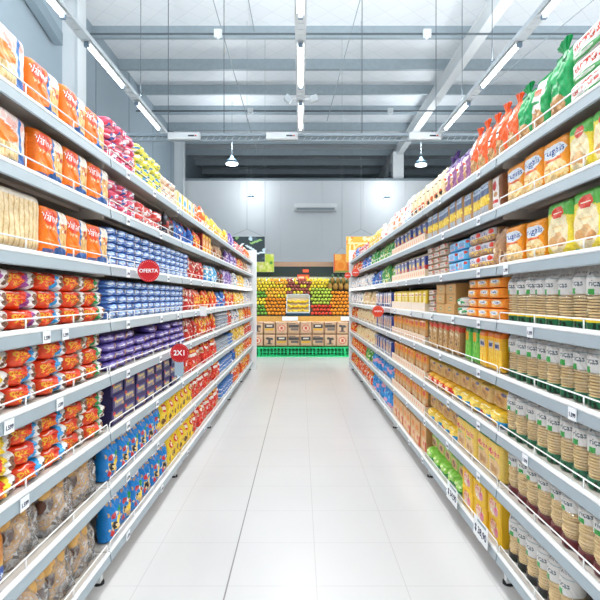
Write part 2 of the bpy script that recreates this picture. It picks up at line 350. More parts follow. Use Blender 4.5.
kind('redyellowbox', 'cracker_box', 'red and yellow tall box', 'cracker box', .13, .17, .08, 'box', a, side='#8f1a1c')
a = A(30, 30, '#efe6d4').r(0, 0, .3, 1, '#f2c33a').e(.62, .6, .2, .2, '#3ba3dc').r(.4, .1, .95, .3, '#e0a45a')
kind('creamcard', 'cracker_box', 'cream box with blue dot', 'cracker box', .14, .13, .08, 'box', a, side='#e9dcc0')
a = A(30, 16, '#f2f6f8').vl(6, '#2a9fd8', fr=.45).r(0, .0, 1, .12, '#d8402e')
kind('stripedpack', 'napkin_pack', 'white pack with blue stripes', 'napkin pack', .2, .05, .16, 'brick', a)
a = A(40, 14, '#8a5d3c').vl(5, '#e0c9a8', fr=.4).r(0, 0, .3, 1, '#b03340').r(.7, 0, 1, 1, '#c79a6b')
kind('brownbox', 'biscuit_box', 'long brown striped box', 'biscuit box', .3, .1, .12, 'box', a, side='#7a5236')
# --- right rack
def frug(key, hh, w):
    a = A(48, 50, '#f59a1f').e(.5, .2, .45, .33, '#f3d79a').sp(20, .045, ['#e9c98c', '#f7ecd0', '#d9a85c', '#f2b95a'], .1, .03, .9, .48, 7).e(.5, .7, .43, .15, '#dfe8f2').t('frugalis', .5, .7, .76, '#1f4f9f', .2, .0).r(.25, .5, .75, .54, '#e05a3a').r(.05, .35, .4, .38, '#d99a4a')
    kind(key, 'cereal_bag', 'orange cereal bag with blue lettering', 'cereal bag', w, hh, .075, 'brick', a, seal='#ef8c12', amp=.005)
frug('frug', .17, .165)
a = A(48, 50, '#f3dd45').wave(.72, .06, '#5cb548', .5).e(.5, .4, .34, .36, '#f2e2b8').e(.5, .78, .17, .11, '#e5452f').r(.38, .755, .62, .775, '#fbe9d8').e(.36, .27, .15, .09, '#d9a468').e(.62, .24, .15, .08, '#d3975a').e(.5, .33, .12, .09, '#e3b67c').e(.1, .45, .06, .07, '#e8862c').r(.35, .5, .66, .54, '#e9c98c').r(.05, .03, .3, .06, '#3f9a48')
kind('rasta', 'biscuit_bag', 'yellow and green biscuit bag', 'biscuit bag', .17, .19, .085, 'brick', a, seal='#57ab45', amp=.005)
def tube(key, desc, base, band, labh):
    k = Kind(); k.key = key; k.name = 'rice_cracker_bag'; k.desc = desc; k.cat = 'cracker bag'; k.w = .088; k.h = .205; k.d = .085; k.root = 'empty'; k.shape = 'tube'; k.seal = None; k.m = None
    q = random.Random(len(KINDS)); st = []; prof = []; jit = []; z = .03; zt = .205*(1-labh)
    while z < zt-.004:
        ox, oy = q.uniform(-.003, .003), q.uniform(-.003, .003); R = .0395*q.uniform(.9, 1.03)
        for r, dz in ((R*.7, 0), (R, .002), (R*.98, .006), (R*.7, .0078)): prof.append((r, z+dz)); jit.append((ox, oy))
        z += .0096; 
    crk = MB().lathe(prof, 18, jit=jit).mesh('cracker_stack', mat('puffed_cracker', '#fad69c', .8, noise=.18, nscale=110, bump=.5, bscale=260), False)
    lab = A(150, 40, '#dcdad6'); # wraps all round; front is centred
    lab.t('ricas', .25, .36, .18, '#56646c', .2).t('galletas', .25, .72, .24, '#6c7a80', .13).r(.14, 0, .24, .18, '#3fa34a').r(.1, .55, .4, .58, '#9fb4b8')
    def sleeve(nm, rings, art, mtl):
        mb = MB(); n = art.w; cols = []
        for (r, z_, fl) in rings:
            for i in range(n):
                t = PI+2*PI*i/n
                mb.v.append((r*math.cos(t), r*math.sin(t)*fl+.0008*math.sin(i*.7+z_*300), z_+(.004*math.sin(i*.5) if fl < .3 else 0)))
        nr = len(rings)
        for j in range(nr-1):
            for i in range(n):
                mb.f.append((j*n+i, j*n+(i+1) % n, (j+1)*n+(i+1) % n, (j+1)*n+i)); cols.append(art.a[min(art.h-1, int(j*art.h/(nr-1))), i])
        mb.f.append(tuple(range((nr-1)*n, nr*n))); cols.append(art.a[-1, 0])
        return mb.mesh(nm, mtl, True, cols)
    R = .0425; rings = []
    z0 = zt-.002
    for j in range(33):
        t = j/32; z_ = z0+(.205-z0)*t; s = max(0, (t-.45)/.55)
        rings.append((R*(1-.22*s**2), z_, 1-.9*s**1.6))
    top = sleeve('paper_label', rings, lab, FILM)
    bart = A(90, 6, base).sp(30, .02, ['#0c2a1c' if base != '#6b1f26' else '#3a0f14', base], seed=3)
    if band: bart.r(0, .6, 1, 1, band)
    bot = sleeve('printed_base', [(R*.93, 0, .93), (R, .004, .97), (R, .01, .97), (R, .018, .97), (R, .024, .97), (R, .03, .97), (R, .034, .97)], bart, FILM)
    film = MB().lathe([(R*1.0, .034), (R*1.012, .06), (R*1.0, .09), (R*1.012, zt)], 24).mesh('clear_wrapper', THINF, True)
    k.parts = [('cracker_stack', crk, (0, 0, 0)), ('paper_label', top, (0, 0, 0)), ('printed_base', bot, (0, 0, 0)), ('clear_wrapper', film, (0, 0, 0))]
    KINDS[key] = k
tube('tube_d', 'rice cracker bag with yellow band', '#1d6b45', '#efcf2a', .45)
tube('tube_e', 'rice cracker bag with long label', '#1f6b48', None, .47)
tube('tube_f', 'rice cracker bag with green foot', '#256b4a', None, .44)
tube('tube_g', 'rice cracker bag with dark red foot', '#6b1f26', None, .38)
tube('tube_h', 'rice cracker bag with black foot', '#2a2526', None, .46)
a = A(46, 18, '#ece9e6').t('arroz', .45, .62, .5, '#e0452f', .34).r(.1, .08, .8, .3, '#49a45a').r(.2, .12, .55, .24, '#dfeede').sp(8, .04, ['#f7f7f5', '#c9d2cc', '#d9e6c9'], seed=8).r(.0, 0, .06, 1, '#c9dfc0')
kind('ricebrick', 'rice_cake_pack', 'white rice cake pack', 'rice cake pack', .26, .072, .12, 'brick', a, amp=.004)
a = A(34, 40, '#179a54').e(.45, .16, .42, .2, '#c49664').sp(12, .05, ['#b3824e', '#d8b184'], .1, 0, .8, .3, 4).r(.1, .45, .9, .95, '#17a058')
kind('greenbag', 'granola_bag', 'green granola bag with brown window', 'granola bag', .13, .21, .07, 'stand', a, amp=.006, seal='#0f8a48')
a = A(34, 40, '#eceae4').r(.7, 0, 1, 1, '#1fa057').e(.42, .2, .4, .22, '#bf9160').sp(12, .05, ['#a87c4c', '#d2ac80'], .05, 0, .8, .36, 4).e(.38, .75, .24, .08, '#e2572f').r(.2, .52, .55, .58, '#4aa869').r(.2, .68, .5, .7, '#2a2a2a')
kind('greenwhite', 'granola_bag', 'white and green granola bag', 'granola bag', .12, .2, .07, 'stand', a, amp=.006, seal='#1fa057')
a = A(34, 40, '#f3652a').e(.45, .18, .42, .24, '#c59a68').sp(12, .05, ['#ab7f50', '#dcb98c'], .05, 0, .85, .38, 4).r(.05, .5, .4, .95, '#f0eeea').r(.1, .6, .32, .66, '#3a3a3a').e(.2, .8, .1, .06, '#e2572f')
kind('orangebag', 'granola_bag', 'orange granola bag with brown window', 'granola bag', .11, .195, .07, 'stand', a, amp=.006, seal='#ee5a20')
a = A(34, 40, '#e9ddd2').e(.45, .25, .42, .28, '#caa27a').r(.0, .78, 1, 1, '#55307f').r(.62, 0, 1, .8, '#a06a98').r(.15, .45, .6, .62, '#f4f0ec').e(.35, .54, .14, .05, '#e2572f')
kind('purplebag', 'granola_bag', 'granola bag with purple top', 'granola bag', .11, .18, .07, 'stand', a, amp=.006, seal='#4a2a72')
a = A(34, 40, '#ecd8ae').e(.5, .45, .24, .2, '#f5e6c4').e(.5, .25, .28, .1, '#e06a2c').r(.3, .62, .7, .68, '#5a3a2a').e(.66, .2, .12, .07, '#3b3028').r(0, 0, 1, .08, '#9fb85c')
kind('creambag', 'rusk_bag', 'cream rusk bag with orange picture', 'rusk bag', .11, .19, .07, 'stand', a, amp=.004, seal='#e2cb98')
a = A(30, 44, '#f0f4f6').e(.5, .62, .2, .1, '#e5452f').r(.3, .38, .7, .42, '#3a6fb8').r(0, 0, 1, .14, '#3aa5de').r(.1, .8, .9, .86, '#9fc9e6')
kind('whitetall', 'flour_bag', 'tall white bag with red dot', 'flour bag', .13, .21, .08, 'stand', a, amp=.003)
a = A(30, 36, '#f3ece6').sp(34, .05, ['#e2452f', '#e86a54', '#f3ece6'], 0, .45, 1, 1, 14).r(.1, .0, .9, .12, '#e2c9a0').r(.2, .2, .5, .4, '#e88a4c')
kind('reddot', 'popcorn_bag', 'white bag dotted in red', 'popcorn bag', .12, .19, .07, 'stand', a, amp=.005)
a = A(30, 40, '#b98d5e').r(.18, .02, .82, .25, '#b8bcc2').vl(8, '#8f98a5', .18, .02, .82, .22, .4).r(.12, .28, .88, .55, '#eecb2c').sp(8, .05, ['#f5e27a', '#d8a81f'], .15, .3, .85, .54, 3).r(.14, .58, .86, .78, '#5b6f92').r(.18, .76, .84, .96, '#b6c6d8').t('Suaves', .5, .86, .6, '#2c4a86', .1)
kind('tallbrown', 'toast_packet', 'tall brown toast packet with yellow panel', 'toast packet', .15, .19, .09, 'brick', a, amp=.002)
a = A(26, 34, '#8a5a3c').r(0, 0, .72, .9, '#e7e3de').e(.36, .7, .16, .14, '#c9302a').r(.15, .2, .6, .28, '#c9302a').e(.45, .45, .16, .07, '#b98a5a')
kind('whitelabel', 'cookie_packet', 'brown packet with white label and red oval', 'cookie packet', .12, .19, .08, 'brick', a, amp=.003)
a = A(30, 34, '#2a3a80').e(.5, .5, .34, .32, '#5c6fae').e(.55, .45, .2, .2, '#c98d6c').e(.5, .58, .16, .1, '#f0d24c').r(.75, 0, 1, .5, '#c8372c').r(.1, .78, .6, .86, '#e8e8ee').r(0, .88, 1, 1, '#b9a68c')
kind('navy', 'pasta_packet', 'navy pasta packet with red corner', 'pasta packet', .15, .17, .07, 'brick', a, amp=.003)
a = A(40, 18, '#c79a6a').r(.03, .42, .97, .95, '#dcd8dc').t('Susu', .36, .68, .48, '#23479a', .4).e(.8, .68, .13, .2, '#e5452f').r(.1, .1, .9, .3, '#a07a5a').sp(6, .05, ['#f0cf3a', '#7f5aa8'], .2, .08, .95, .4, 2)
kind('susu', 'cracker_packet', 'tan cracker packet with blue lettering', 'cracker packet', .165, .062, .11, 'brick', a, amp=.002)
a = A(34, 20, '#5db9e8').r(.1, .2, .75, .8, '#a9d8f2').e(.5, .5, .2, .25, '#7fa9d6').e(.86, .7, .08, .14, '#e5452f').r(.2, .2, .7, .3, '#e88aa0').r(0, 0, 1, .1, '#3b9cd6')
kind('skybox', 'cracker_packet', 'sky blue cracker packet', 'cracker packet', .17, .058, .11, 'brick', a, amp=.002)
a = A(30, 20, '#b8a08a').r(.08, .2, .8, .8, '#cfc0b0').r(.2, .4, .65, .6, '#8c8794').e(.85, .68, .07, .12, '#d8402e')
kind('taupe', 'cracker_packet', 'taupe cracker packet', 'cracker packet', .145, .038, .11, 'brick', a, amp=.002)
a = A(36, 22, '#f18a1c').e(.5, .5, .34, .36, '#f4b65a').e(.5, .6, .25, .18, '#dfe6ee').t('Delix', .5, .6, .36, '#24509c', .18).e(.62, .28, .14, .12, '#d99a4a')
kind('orangebox', 'biscuit_packet', 'orange biscuit packet with pale oval', 'biscuit packet', .152, .048, .11, 'brick', a, amp=.003)
a = A(30, 22, '#e6e2da').e(.35, .7, .2, .18, '#1fa05c').e(.7, .45, .18, .15, '#2aa864').r(.2, .1, .8, .25, '#c9bfae')
kind('whitegreen', 'cracker_packet', 'white cracker packet with green leaves', 'cracker packet', .15, .05, .1, 'pillow', a)
a = A(36, 20, '#c99a5a').r(.38, .32, .62, .68, '#2c8f74').r(.43, .4, .57, .6, '#dcb27a').r(0, .94, 1, 1, '#b0824a').r(.97, 0, 1, 1, '#b0824a')
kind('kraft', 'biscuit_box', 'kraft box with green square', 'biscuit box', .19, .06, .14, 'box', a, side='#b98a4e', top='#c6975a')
a = A(30, 36, '#f0cf2e').r(0, 0, 1, .2, '#ee8a2c').e(.5, .45, .28, .2, '#f6e27a').r(.2, .68, .8, .82, '#f7e8a8').r(.3, .72, .7, .78, '#c83c2c').r(.97, 0, 1, 1, '#b9921c')
kind('yellowpasta', 'pasta_packet', 'yellow pasta packet with orange foot', 'pasta packet', .12, .15, .07, 'brick', a, amp=.003)
a = A(24, 52, '#f2b61f').vl(7, '#f7d860', 0, 0, 1, .55, .45).r(.2, .55, .8, .75, '#cfc6c0').r(.3, .6, .7, .7, '#4a5a8a').r(0, .85, 1, 1, '#f07a1f')
kind('yellowspag', 'spaghetti_packet', 'yellow and orange spaghetti packet', 'pasta packet', .09, .2, .05, 'brick', a, amp=.003)
a = A(24, 52, '#54b948').vl(7, '#8fd24c', 0, 0, 1, .6, .4).r(.1, .6, .6, .85, '#e8a52c').r(0, .86, 1, 1, '#1f8a4a')
kind('greenspag', 'spaghetti_packet', 'green spaghetti packet', 'pasta packet', .1, .205, .05, 'brick', a, amp=.004)
a = A(24, 52, '#b98a50').vl(7, '#e6c690', 0, 0, 1, .8, .45).r(.1, .78, 1, .95, '#e2482f').r(.2, .6, .7, .7, '#efe0c4').r(.1, .45, .5, .5, '#a87c4c').e(.5, .35, .14, .04, '#5a3a2a')
kind('brownspag', 'spaghetti_packet', 'brown spaghetti packet with red top', 'pasta packet', .095, .19, .05, 'brick', a, amp=.004)
a = A(28, 38, '#d9a566').r(0, .6, 1, 1, '#efa23c').e(.5, .78, .2, .1, '#e2482f').r(.2, .2, .75, .5, '#e0b884').r(.75, 0, 1, .32, '#c8281f').r(.96, 0, 1, 1, '#a9804c').sp(5, .06, ['#e9cfa4', '#c48c50'], .1, .1, .7, .5, 5)
kind('tanpasta', 'pasta_packet', 'tan pasta packet with orange top', 'pasta packet', .125, .17, .07, 'brick', a, amp=.003)
a = A(34, 30, '#dcb572').e(.5, .45, .33, .3, '#cf9a52').e(.42, .5, .12, .12, '#a8743c').e(.62, .42, .13, .12, '#b98446').r(0, .86, 1, 1, '#e9c23c').e(.72, .75, .14, .1, '#5b5f8a').r(.05, 0, .1, 1, '#e8cf94')
kind('tansquare', 'biscuit_packet', 'tan biscuit packet with cookie picture', 'biscuit packet', .15, .09, .1, 'brick', a, amp=.004)
a = A(34, 22, '#f4c72c').r(.1, .3, .9, .72, '#f8dc6a').r(.62, 0, 1, .4, '#2a9fe0').e(.3, .3, .16, .2, '#e2482f').r(.2, .8, .8, .88, '#f7efc2')
kind('yellowpillow', 'biscuit_packet', 'yellow biscuit packet with blue corner', 'biscuit packet', .15, .075, .13, 'pillow', a, amp=.004)
a = A(34, 22, '#f0b52c').r(.1, .3, .9, .7, '#e8482c').r(.25, .4, .75, .6, '#f6e2c2').e(.85, .3, .1, .2, '#d22f24')
kind('redpillow', 'biscuit_packet', 'yellow and red biscuit packet', 'biscuit packet', .13, .075, .13, 'pillow', a, amp=.004)
a = A(40, 44, '#f0cd62').e(.5, .3, .36, .24, '#e2bc84').e(.42, .28, .12, .1, '#b98a54').e(.62, .25, .12, .1, '#c4945c').t('Marias', .5, .68, .66, '#d9486a', .16).r(0, .9, 1, 1, '#2c9a6a').r(.1, .5, .6, .54, '#8fb85c')
kind('tanpink', 'biscuit_packet', 'yellow biscuit packet with pink lettering', 'biscuit packet', .15, .18, .11, 'brick', a, amp=.004)
a = A(40, 26, '#f2c21f').e(.45, .5, .33, .36, '#eac9b0').t('Ossi', .3, .68, .34, '#e2486a', .22).e(.62, .42, .16, .22, '#d98aa0').sp(7, .05, ['#e2486a', '#f4f0e6', '#b9a03c'], .1, .1, .9, .9, 5).r(.94, 0, 1, 1, '#d9a818')
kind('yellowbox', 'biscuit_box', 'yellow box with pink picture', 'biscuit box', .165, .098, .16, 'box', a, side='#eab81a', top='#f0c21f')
a = A(34, 22, '#8fd24a').e(.4, .5, .28, .3, '#b4e27a').r(.5, 0, 1, .35, '#1f9a50').r(.2, .6, .8, .75, '#dff0b8')
kind('limepillow', 'biscuit_packet', 'lime green biscuit packet', 'biscuit packet', .15, .08, .15, 'pillow', a, amp=.005)
a = A(34, 26, '#a9c85c').e(.5, .45, .33, .32, '#d2a264').e(.5, .45, .18, .18, '#8a5a3a').r(0, .85, 1, 1, '#7db548')
kind('tangreen', 'biscuit_packet', 'green biscuit packet with cookie picture', 'biscuit packet', .14, .09, .12, 'brick', a, amp=.004)
a = A(30, 34, '#e0b078').r(.1, .1, .9, .5, '#e8c49a').e(.5, .7, .25, .12, '#e88a3c').e(.55, .3, .12, .1, '#d86a5a').r(.78, 0, 1, .4, '#c8281f')
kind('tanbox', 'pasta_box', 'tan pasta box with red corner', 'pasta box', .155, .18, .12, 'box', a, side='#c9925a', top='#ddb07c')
a = A(30, 30, '#2f9be6').sp(14, .08, ['#7fc8f2', '#1b6fc0', '#f0b8cc'], seed=88).r(0, 0, 1, .22, '#e9a8c2')
kind('bluepink', 'sweets_bag', 'blue sweets bag with pink foot', 'sweets bag', .15, .17, .09, 'stand', a, amp=.007)
a = A(28, 30, '#e9cf9c').sp(14, .1, ['#f6ead0', '#d2a264', '#f2dca8', '#c8372c'], seed=89)
kind('creampasta', 'pasta_packet', 'cream pasta packet', 'pasta packet', .13, .175, .07, 'stand', a, amp=.005)
a = A(28, 34, '#8a93b4').r(.0, 0, .3, 1, '#e2d2ba').r(.3, .2, .8, .8, '#b9a58f').r(.8, 0, 1, 1, '#27409a').e(.5, .5, .14, .14, '#d8a27c')
kind('navycream', 'pasta_packet', 'cream and navy pasta packet', 'pasta packet', .12, .15, .07, 'brick', a, amp=.003)
# clear bags of buns and toasts: an Empty with buns and a bag
def bunbag(key, name, desc, cat, w, h, d, bcol, blab=False):
    k = Kind(); k.key = key; k.name = name; k.desc = desc; k.cat = cat; k.w = w; k.h = h; k.d = d; k.root = 'empty'; k.shape = 'bun'; k.seal = None; k.m = None; k.parts = []
    q = random.Random(5); bm = mat('baked_crust', bcol, .6, noise=.35, nscale=35, bump=.4, bscale=90)
    dm = mat('dark_crust', '#5a3626', .6, noise=.4, nscale=35, bump=.4, bscale=90)
    pr = [(0.001, -1)]+[(math.sin(PI*i/9), -math.cos(PI*i/9)) for i in range(1, 9)]+[(0.001, 1)]
    bun = MB().lathe([(r*.041, z*.029) for r, z in pr], 14).mesh('bread_roll', bm, True)
    bun2 = MB().lathe([(r*.038, z*.026) for r, z in pr], 14).mesh('bread_roll', dm, True)
    i = 0
    for zz in (.047, .098, .15):
        for xx in (-w*.28, w*.0, w*.28):
            if zz > .15 and xx == 0: continue
            if zz > h-.035: continue
            k.parts.append(('bread_roll', bun if q.random() < .68 else bun2, (xx+q.uniform(-.01, .01), q.uniform(-.022, 0), zz), (q.uniform(1.1, 1.7), q.uniform(-.4, .4), q.uniform(-.3, .3)))); i += 1
    art = A(22, 22, '#ffffff')
    k.parts.append(('clear_bag', bag_mesh('clear_bag', w, h, d, art, 'stand', q=2.2, amp=.009, mt=CLEAR), (0, 0, 0)))
    KINDS[key] = k
bunbag('bun', 'bread_roll_bag', 'clear bag of brown rolls', 'bread bag', .205, .205, .13, '#f0b468')
a = A(40, 44, '#d99a4a').e(.5, .66, .44, .26, '#c9802c').sp(40, .03, ['#e0b068', '#b8702a', '#e9b85a'], seed=3).r(0, .3, 1, .36, '#e9c86c').e(.62, .16, .36, .16, '#1f4fa8').t('tostadas', .62, .16, .5, '#dfe8f4', .1, .0).r(0, .93, 1, 1, '#cfd8dc')
kind('toast', 'toast_bag', 'toast bag with blue oval label', 'toast bag', .16, .2, .08, 'stand', a, seal='#c9d2d6')

# gathered tops of the granola bags
for key, cl in (('orangebag', '#f3652a'), ('purplebag', '#4a2a72'), ('greenbag', '#179a54')):
    k = KINDS[key]; mb = MB(); n = 22; pr_ = [(.9, -.016), (.45, .004), (.3, .012), (.55, .028), (.95, .046)]
    for (r, z) in pr_:
        for i in range(n):
            t = 2*PI*i/n; rr = k.w*.36*r*(1+.12*math.sin(i*3.7)); mb.v.append((rr*math.cos(t), rr*.3*math.sin(t), z+.004*math.sin(i*2.3)*(z > .02)))
    for j in range(len(pr_)-1):
        for i in range(n): mb.f.append((j*n+i, j*n+(i+1) % n, (j+1)*n+(i+1) % n, (j+1)*n+i))
    mb.f.append(tuple(range((len(pr_)-1)*n, len(pr_)*n)))
    k.gather = mb.mesh('gathered_top', FILM, False, [lin(cl)]*len(mb.f))

# ------------------------------------------------------------------ setting: floor, walls, roof
def floor_mat():
    m = bpy.data.materials.new('floor_tile'); m.use_nodes = True; nt = m.node_tree; N = nt.nodes; L = nt.links; b = N['Principled BSDF']
    g = N.new('ShaderNodeNewGeometry'); sp = N.new('ShaderNodeSeparateXYZ'); L.new(g.outputs['Position'], sp.inputs[0])
    def M(op, a, b_=None, c=None):
        n = N.new('ShaderNodeMath'); n.operation = op
        for i, x in enumerate((a, b_, c)):
            if x is None: continue
            if isinstance(x, (int, float)): n.inputs[i].default_value = x
            else: L.new(x, n.inputs[i])
        return n.outputs[0]
    T = .387
    def lines(src, off, wd):
        t = M('FRACT', M('DIVIDE', M('ADD', src, off), T)); return M('LESS_THAN', M('ABSOLUTE', M('SUBTRACT', t, .5)), wd)
    X, Y = sp.outputs[0], sp.outputs[1]
    ln = M('MAXIMUM', lines(X, .318+T/2+T*30, .005), lines(Y, -2.197+T/2+T*60, .005))
    joint = M('LESS_THAN', M('ABSOLUTE', M('ADD', X, .318)), .0035)
    n1 = N.new('ShaderNodeTexNoise'); n1.inputs['Scale'].default_value = 260; L.new(g.outputs['Position'], n1.inputs['Vector'])
    n2 = N.new('ShaderNodeTexNoise'); n2.inputs['Scale'].default_value = 1.3; L.new(g.outputs['Position'], n2.inputs['Vector'])
    r = N.new('ShaderNodeMix'); r.data_type = 'RGBA'; r.inputs[6].default_value = (.60, .59, .585, 1); r.inputs[7].default_value = (.76, .755, .75, 1)
    L.new(M('ADD', M('MULTIPLY', n1.outputs['Fac'], .5), M('MULTIPLY', n2.outputs['Fac'], .5)), r.inputs[0])
    r2 = N.new('ShaderNodeMix'); r2.data_type = 'RGBA'; L.new(M('MULTIPLY', ln, .38), r2.inputs[0]); L.new(r.outputs[2], r2.inputs[6]); r2.inputs[7].default_value = (.36, .35, .34, 1)
    r3 = N.new('ShaderNodeMix'); r3.data_type = 'RGBA'; L.new(M('MULTIPLY', joint, .8), r3.inputs[0]); L.new(r2.outputs[2], r3.inputs[6]); r3.inputs[7].default_value = (.2, .19, .18, 1)
    L.new(r3.outputs[2], b.inputs['Base Color']); b.inputs['Roughness'].default_value = .28
    b.inputs['Specular IOR Level'].default_value = .45
    return m
XW, YW, HC = -4.6, 19.0, 7.25
struct('floor', MB().box(XW-.2, -7, -.1, 14, 34, 0), floor_mat())
def ceil_mat():
    m = bpy.data.materials.new('ceiling_insulation'); m.use_nodes = True; nt = m.node_tree; N = nt.nodes; L = nt.links; b = N['Principled BSDF']
    g = N.new('ShaderNodeNewGeometry'); mp = N.new('ShaderNodeMapping'); mp.inputs['Rotation'].default_value = (0, 0, PI/4); mp.inputs['Scale'].default_value = (1, 1, 0)
    L.new(g.outputs['Position'], mp.inputs[0]); br = N.new('ShaderNodeTexBrick'); L.new(mp.outputs[0], br.inputs['Vector'])
    br.offset = 0; br.inputs['Color1'].default_value = (.80, .84, .87, 1); br.inputs['Color2'].default_value = (.77, .81, .85, 1); br.inputs['Mortar'].default_value = (.66, .70, .74, 1)
    br.inputs['Scale'].default_value = 1; br.inputs['Mortar Size'].default_value = .006; br.inputs['Brick Width'].default_value = .42; br.inputs['Row Height'].default_value = .42
    L.new(br.outputs['Color'], b.inputs['Base Color']); b.inputs['Roughness'].default_value = .5; return m
struct('ceiling', MB().box(XW-.2, -7, HC, 14, 34, HC+.1), ceil_mat())
WALLB = mat('blue_grey_panel', '#96a5af', .6, noise=.03, nscale=2)
WALLW = mat('pale_panel', '#dadee1', .6, noise=.02, nscale=2)
struct('wall_left', MB().box(XW-.2, -7, 0, XW, 34, HC), WALLB)
mb = MB()
for i in range(12):
    x0 = XW+i*1.55+.75; mb.box(x0-1.545 if i else XW, YW, 0, x0, YW+.12, 5.63)
struct('wall_back', mb, WALLW)
struct('trim_1', MB().box(XW, YW-.02, 5.6, 14, YW+.16, 5.68), mat('wall_cap', '#7f8b92', .5))
struct('wall_beyond', MB().box(XW, 33.9, 0, 14, 34, HC), mat('dark_far_panel', '#26343c', .7))
struct('wall_right', MB().box(14, -7, 0, 14.2, 34, HC), WALLB)
mb = MB()
for y in (3.0, 5.0, 7.0, 11.4, 13.6, 15.8, 18.0): mb.box(XW, y, 0, XW+.012, y+.02, HC)
struct('trim_2', mb, mat('panel_seam', '#8a98a2', .6))
# roof purlins, one each
S = 1.56
for k in range(-6, 14):
    y = 11.24+S*k
    z1 = HC; z0 = HC-.26
    P = [(y, z0), (y+.09, z0), (y+.09, z0+.03), (y+.015, z0+.03), (y+.015, z1-.02), (y+.09, z1-.02), (y+.09, z1), (y, z1)]
    o = link('roof_purlin', MB().prism(P, 'x', XW, 14).mesh('roof_purlin', STEEL))
    tag(o, 'galvanised roof purlin, %s counted from the camera end' % ('number %d' % (k+7)), 'purlin', 'roof purlins'); o['kind'] = 'structure'
# main rafters and columns
def ibeam(name, x, y0, y1, z0, z1):
    mb = MB().box(x, y0, z0, x+.22, y1, z0+.03).box(x+.02, y0, z0+.03, x+.2, y1, z1-.03).box(x, y0, z1-.03, x+.22, y1, z1)
    o = link(name, mb.mesh(name, BEAMW)); return tag(o, kind='structure')
ibeam('roof_rafter', 3.63, -6, 18.9, HC-.62, HC-.26)
ibeam('roof_rafter', 3.63, 18.9, 33, HC-.62, HC-.26)
struct('column', MB().box(3.5, 19.2, 0, 3.9, 19.6, HC-.5), BEAMW)
for y in (9.8, 18.5):
    struct('column', MB().box(XW, y, 0, XW+.3, y+.3, HC).box(XW+.3, y-.04, 0, XW+.32, y+.34, HC), mat('column_paint', '#dfe5e8', .5))
mb = MB().prism([(5.2, HC-.35), (9.4, HC-1.35), (9.4, HC-1.12), (5.2, HC-.12)], 'x', XW+.05, XW+.2)
struct('brace_beam', mb, mat('dull_steel', '#7c8c96', .5))

# ------------------------------------------------------------------ lighting rows
HL = 4.31
trunk_art = None
def trunk_mesh(y0, y1):
    mb = MB().box(-.05, y0, .03, .05, y1, .10).box(-.065, y0, .026, -.05, y1, .06).box(.05, y0, .026, .065, y1, .06)
    y = y0+.1
    while y < y1-.1:
        mb.box(-.035, y, .022, .035, y+.02, .031); y += .12
    return mb.mesh('cable_trunking', mat('trunk_steel', '#d3dbe0', .45, 0))
tm = trunk_mesh(-4.2, 9.6)
tubeM = MB().tube([(0, -.6, 0), (0, .6, 0)], .018, 10).mesh('glass_tube', TUBEM, True)
capM = MB().box(-.028, -.64, -.02, .028, -.6, .04).mesh('end_cap', mat('lamp_cap', '#7f95a8', .4))
holdM = MB().box(-.045, -.64, .018, .045, .64, .034).mesh('reflector', WHITE)
rows = [('left', -2.58), ('middle', 0.0), ('right', 2.64), ('far right', 5.3), ('outermost', 8.0)]
ords = ['first', 'second', 'third', 'fourth', 'fifth', 'sixth', 'seventh', 'eighth', 'ninth', 'tenth']
for nm, x in rows:
    t = link('cable_trunking', tm, None, (x, 0, HL)); tag(t, 'perforated metal light trunking of the %s ceiling row' % nm, 'light trunking', 'light trunking rows')
    for i in range(7):
        yc = 8.61-1.86*i
        r = empty('fluorescent_light', (x, yc, HL-.018)); tag(r, '%s lit tube from the far end of the %s ceiling row' % (ords[i], nm), 'ceiling light', 'lit fluorescent tubes')
        link('glass_tube', tubeM, r); link('reflector', holdM, r); link('end_cap', capM, r, (0, 0, -.006)); link('end_cap', capM, r, (0, 1.24, -.006))
        L_ = bpy.data.lights.new('tube_light', 'AREA'); L_.shape = 'RECTANGLE'; L_.size = .05; L_.size_y = 1.2; L_.energy = TUBE_AREA; L_.color = (1, .985, .96)
        lo = link('tube_light', L_, r, (0, 0, -.03))
        U_ = bpy.data.lights.new('row_ceiling_fill', 'AREA'); U_.shape = 'RECTANGLE'; U_.size = .05; U_.size_y = 1.2; U_.energy = CEILING_FILL; U_.color = (.95, .98, 1)  # extra upward light added above the trunking to brighten the ceiling
        link('row_ceiling_fill', U_, r, (0, 0, .12), (PI, 0, 0))
# cross truss where the rows end
tr = empty('lighting_truss', (0, 9.75, HL+.02)); tag(tr, 'long horizontal lighting truss crossing above the aisle end', 'truss')
link('truss_bar', MB().box(-4.55, -.05, .0, 7, .05, .05).box(-4.55, -.03, -.09, 7, .03, -.07).mesh('truss_bar', mat('truss_steel', '#a3b0b8', .4, .2)), tr)
mb = MB()
for i in range(90): mb.tube([(-4.2+i*.125, 0, -.07), (-4.14+i*.125, 0, .01)], .006, 4)
link('lattice', mb.mesh('lattice', WHITE), tr)
for x, lb in ((-2.55+.35, 'left'), (.0-.35, 'middle'), (2.35, 'right')):
    e = empty('emergency_light', (x, 9.6, HL-.02)); tag(e, 'white emergency light box on the %s part of the truss' % lb, 'emergency light', 'emergency light boxes')
    link('housing', MB().box(-.3, -.04, -.06, .3, .04, .06).mesh('housing', WHITE), e)
    link('indicator', MB().box(.08, -.045, -.015, .2, -.039, .01).mesh('indicator', mat('indicator_dark', '#333b40', .4)), e)
    link('indicator_lamp', MB().box(.21, -.045, -.015, .24, -.039, .01).mesh('indicator_lamp', mat('indicator_red', '#d84a3a', .4)), e)
for i, x in enumerate((-2.54, -1.47, 1.18, 2.6)):
    tag(link('suspension_cable', MB().tube([(x, 9.75, HL+.05), (x, 9.75, HC-.02)], .008, 5).mesh('suspension_cable', CABLE)), '%s dark cable from the left holding the lighting truss' % ords[i], 'cable', 'truss cables')
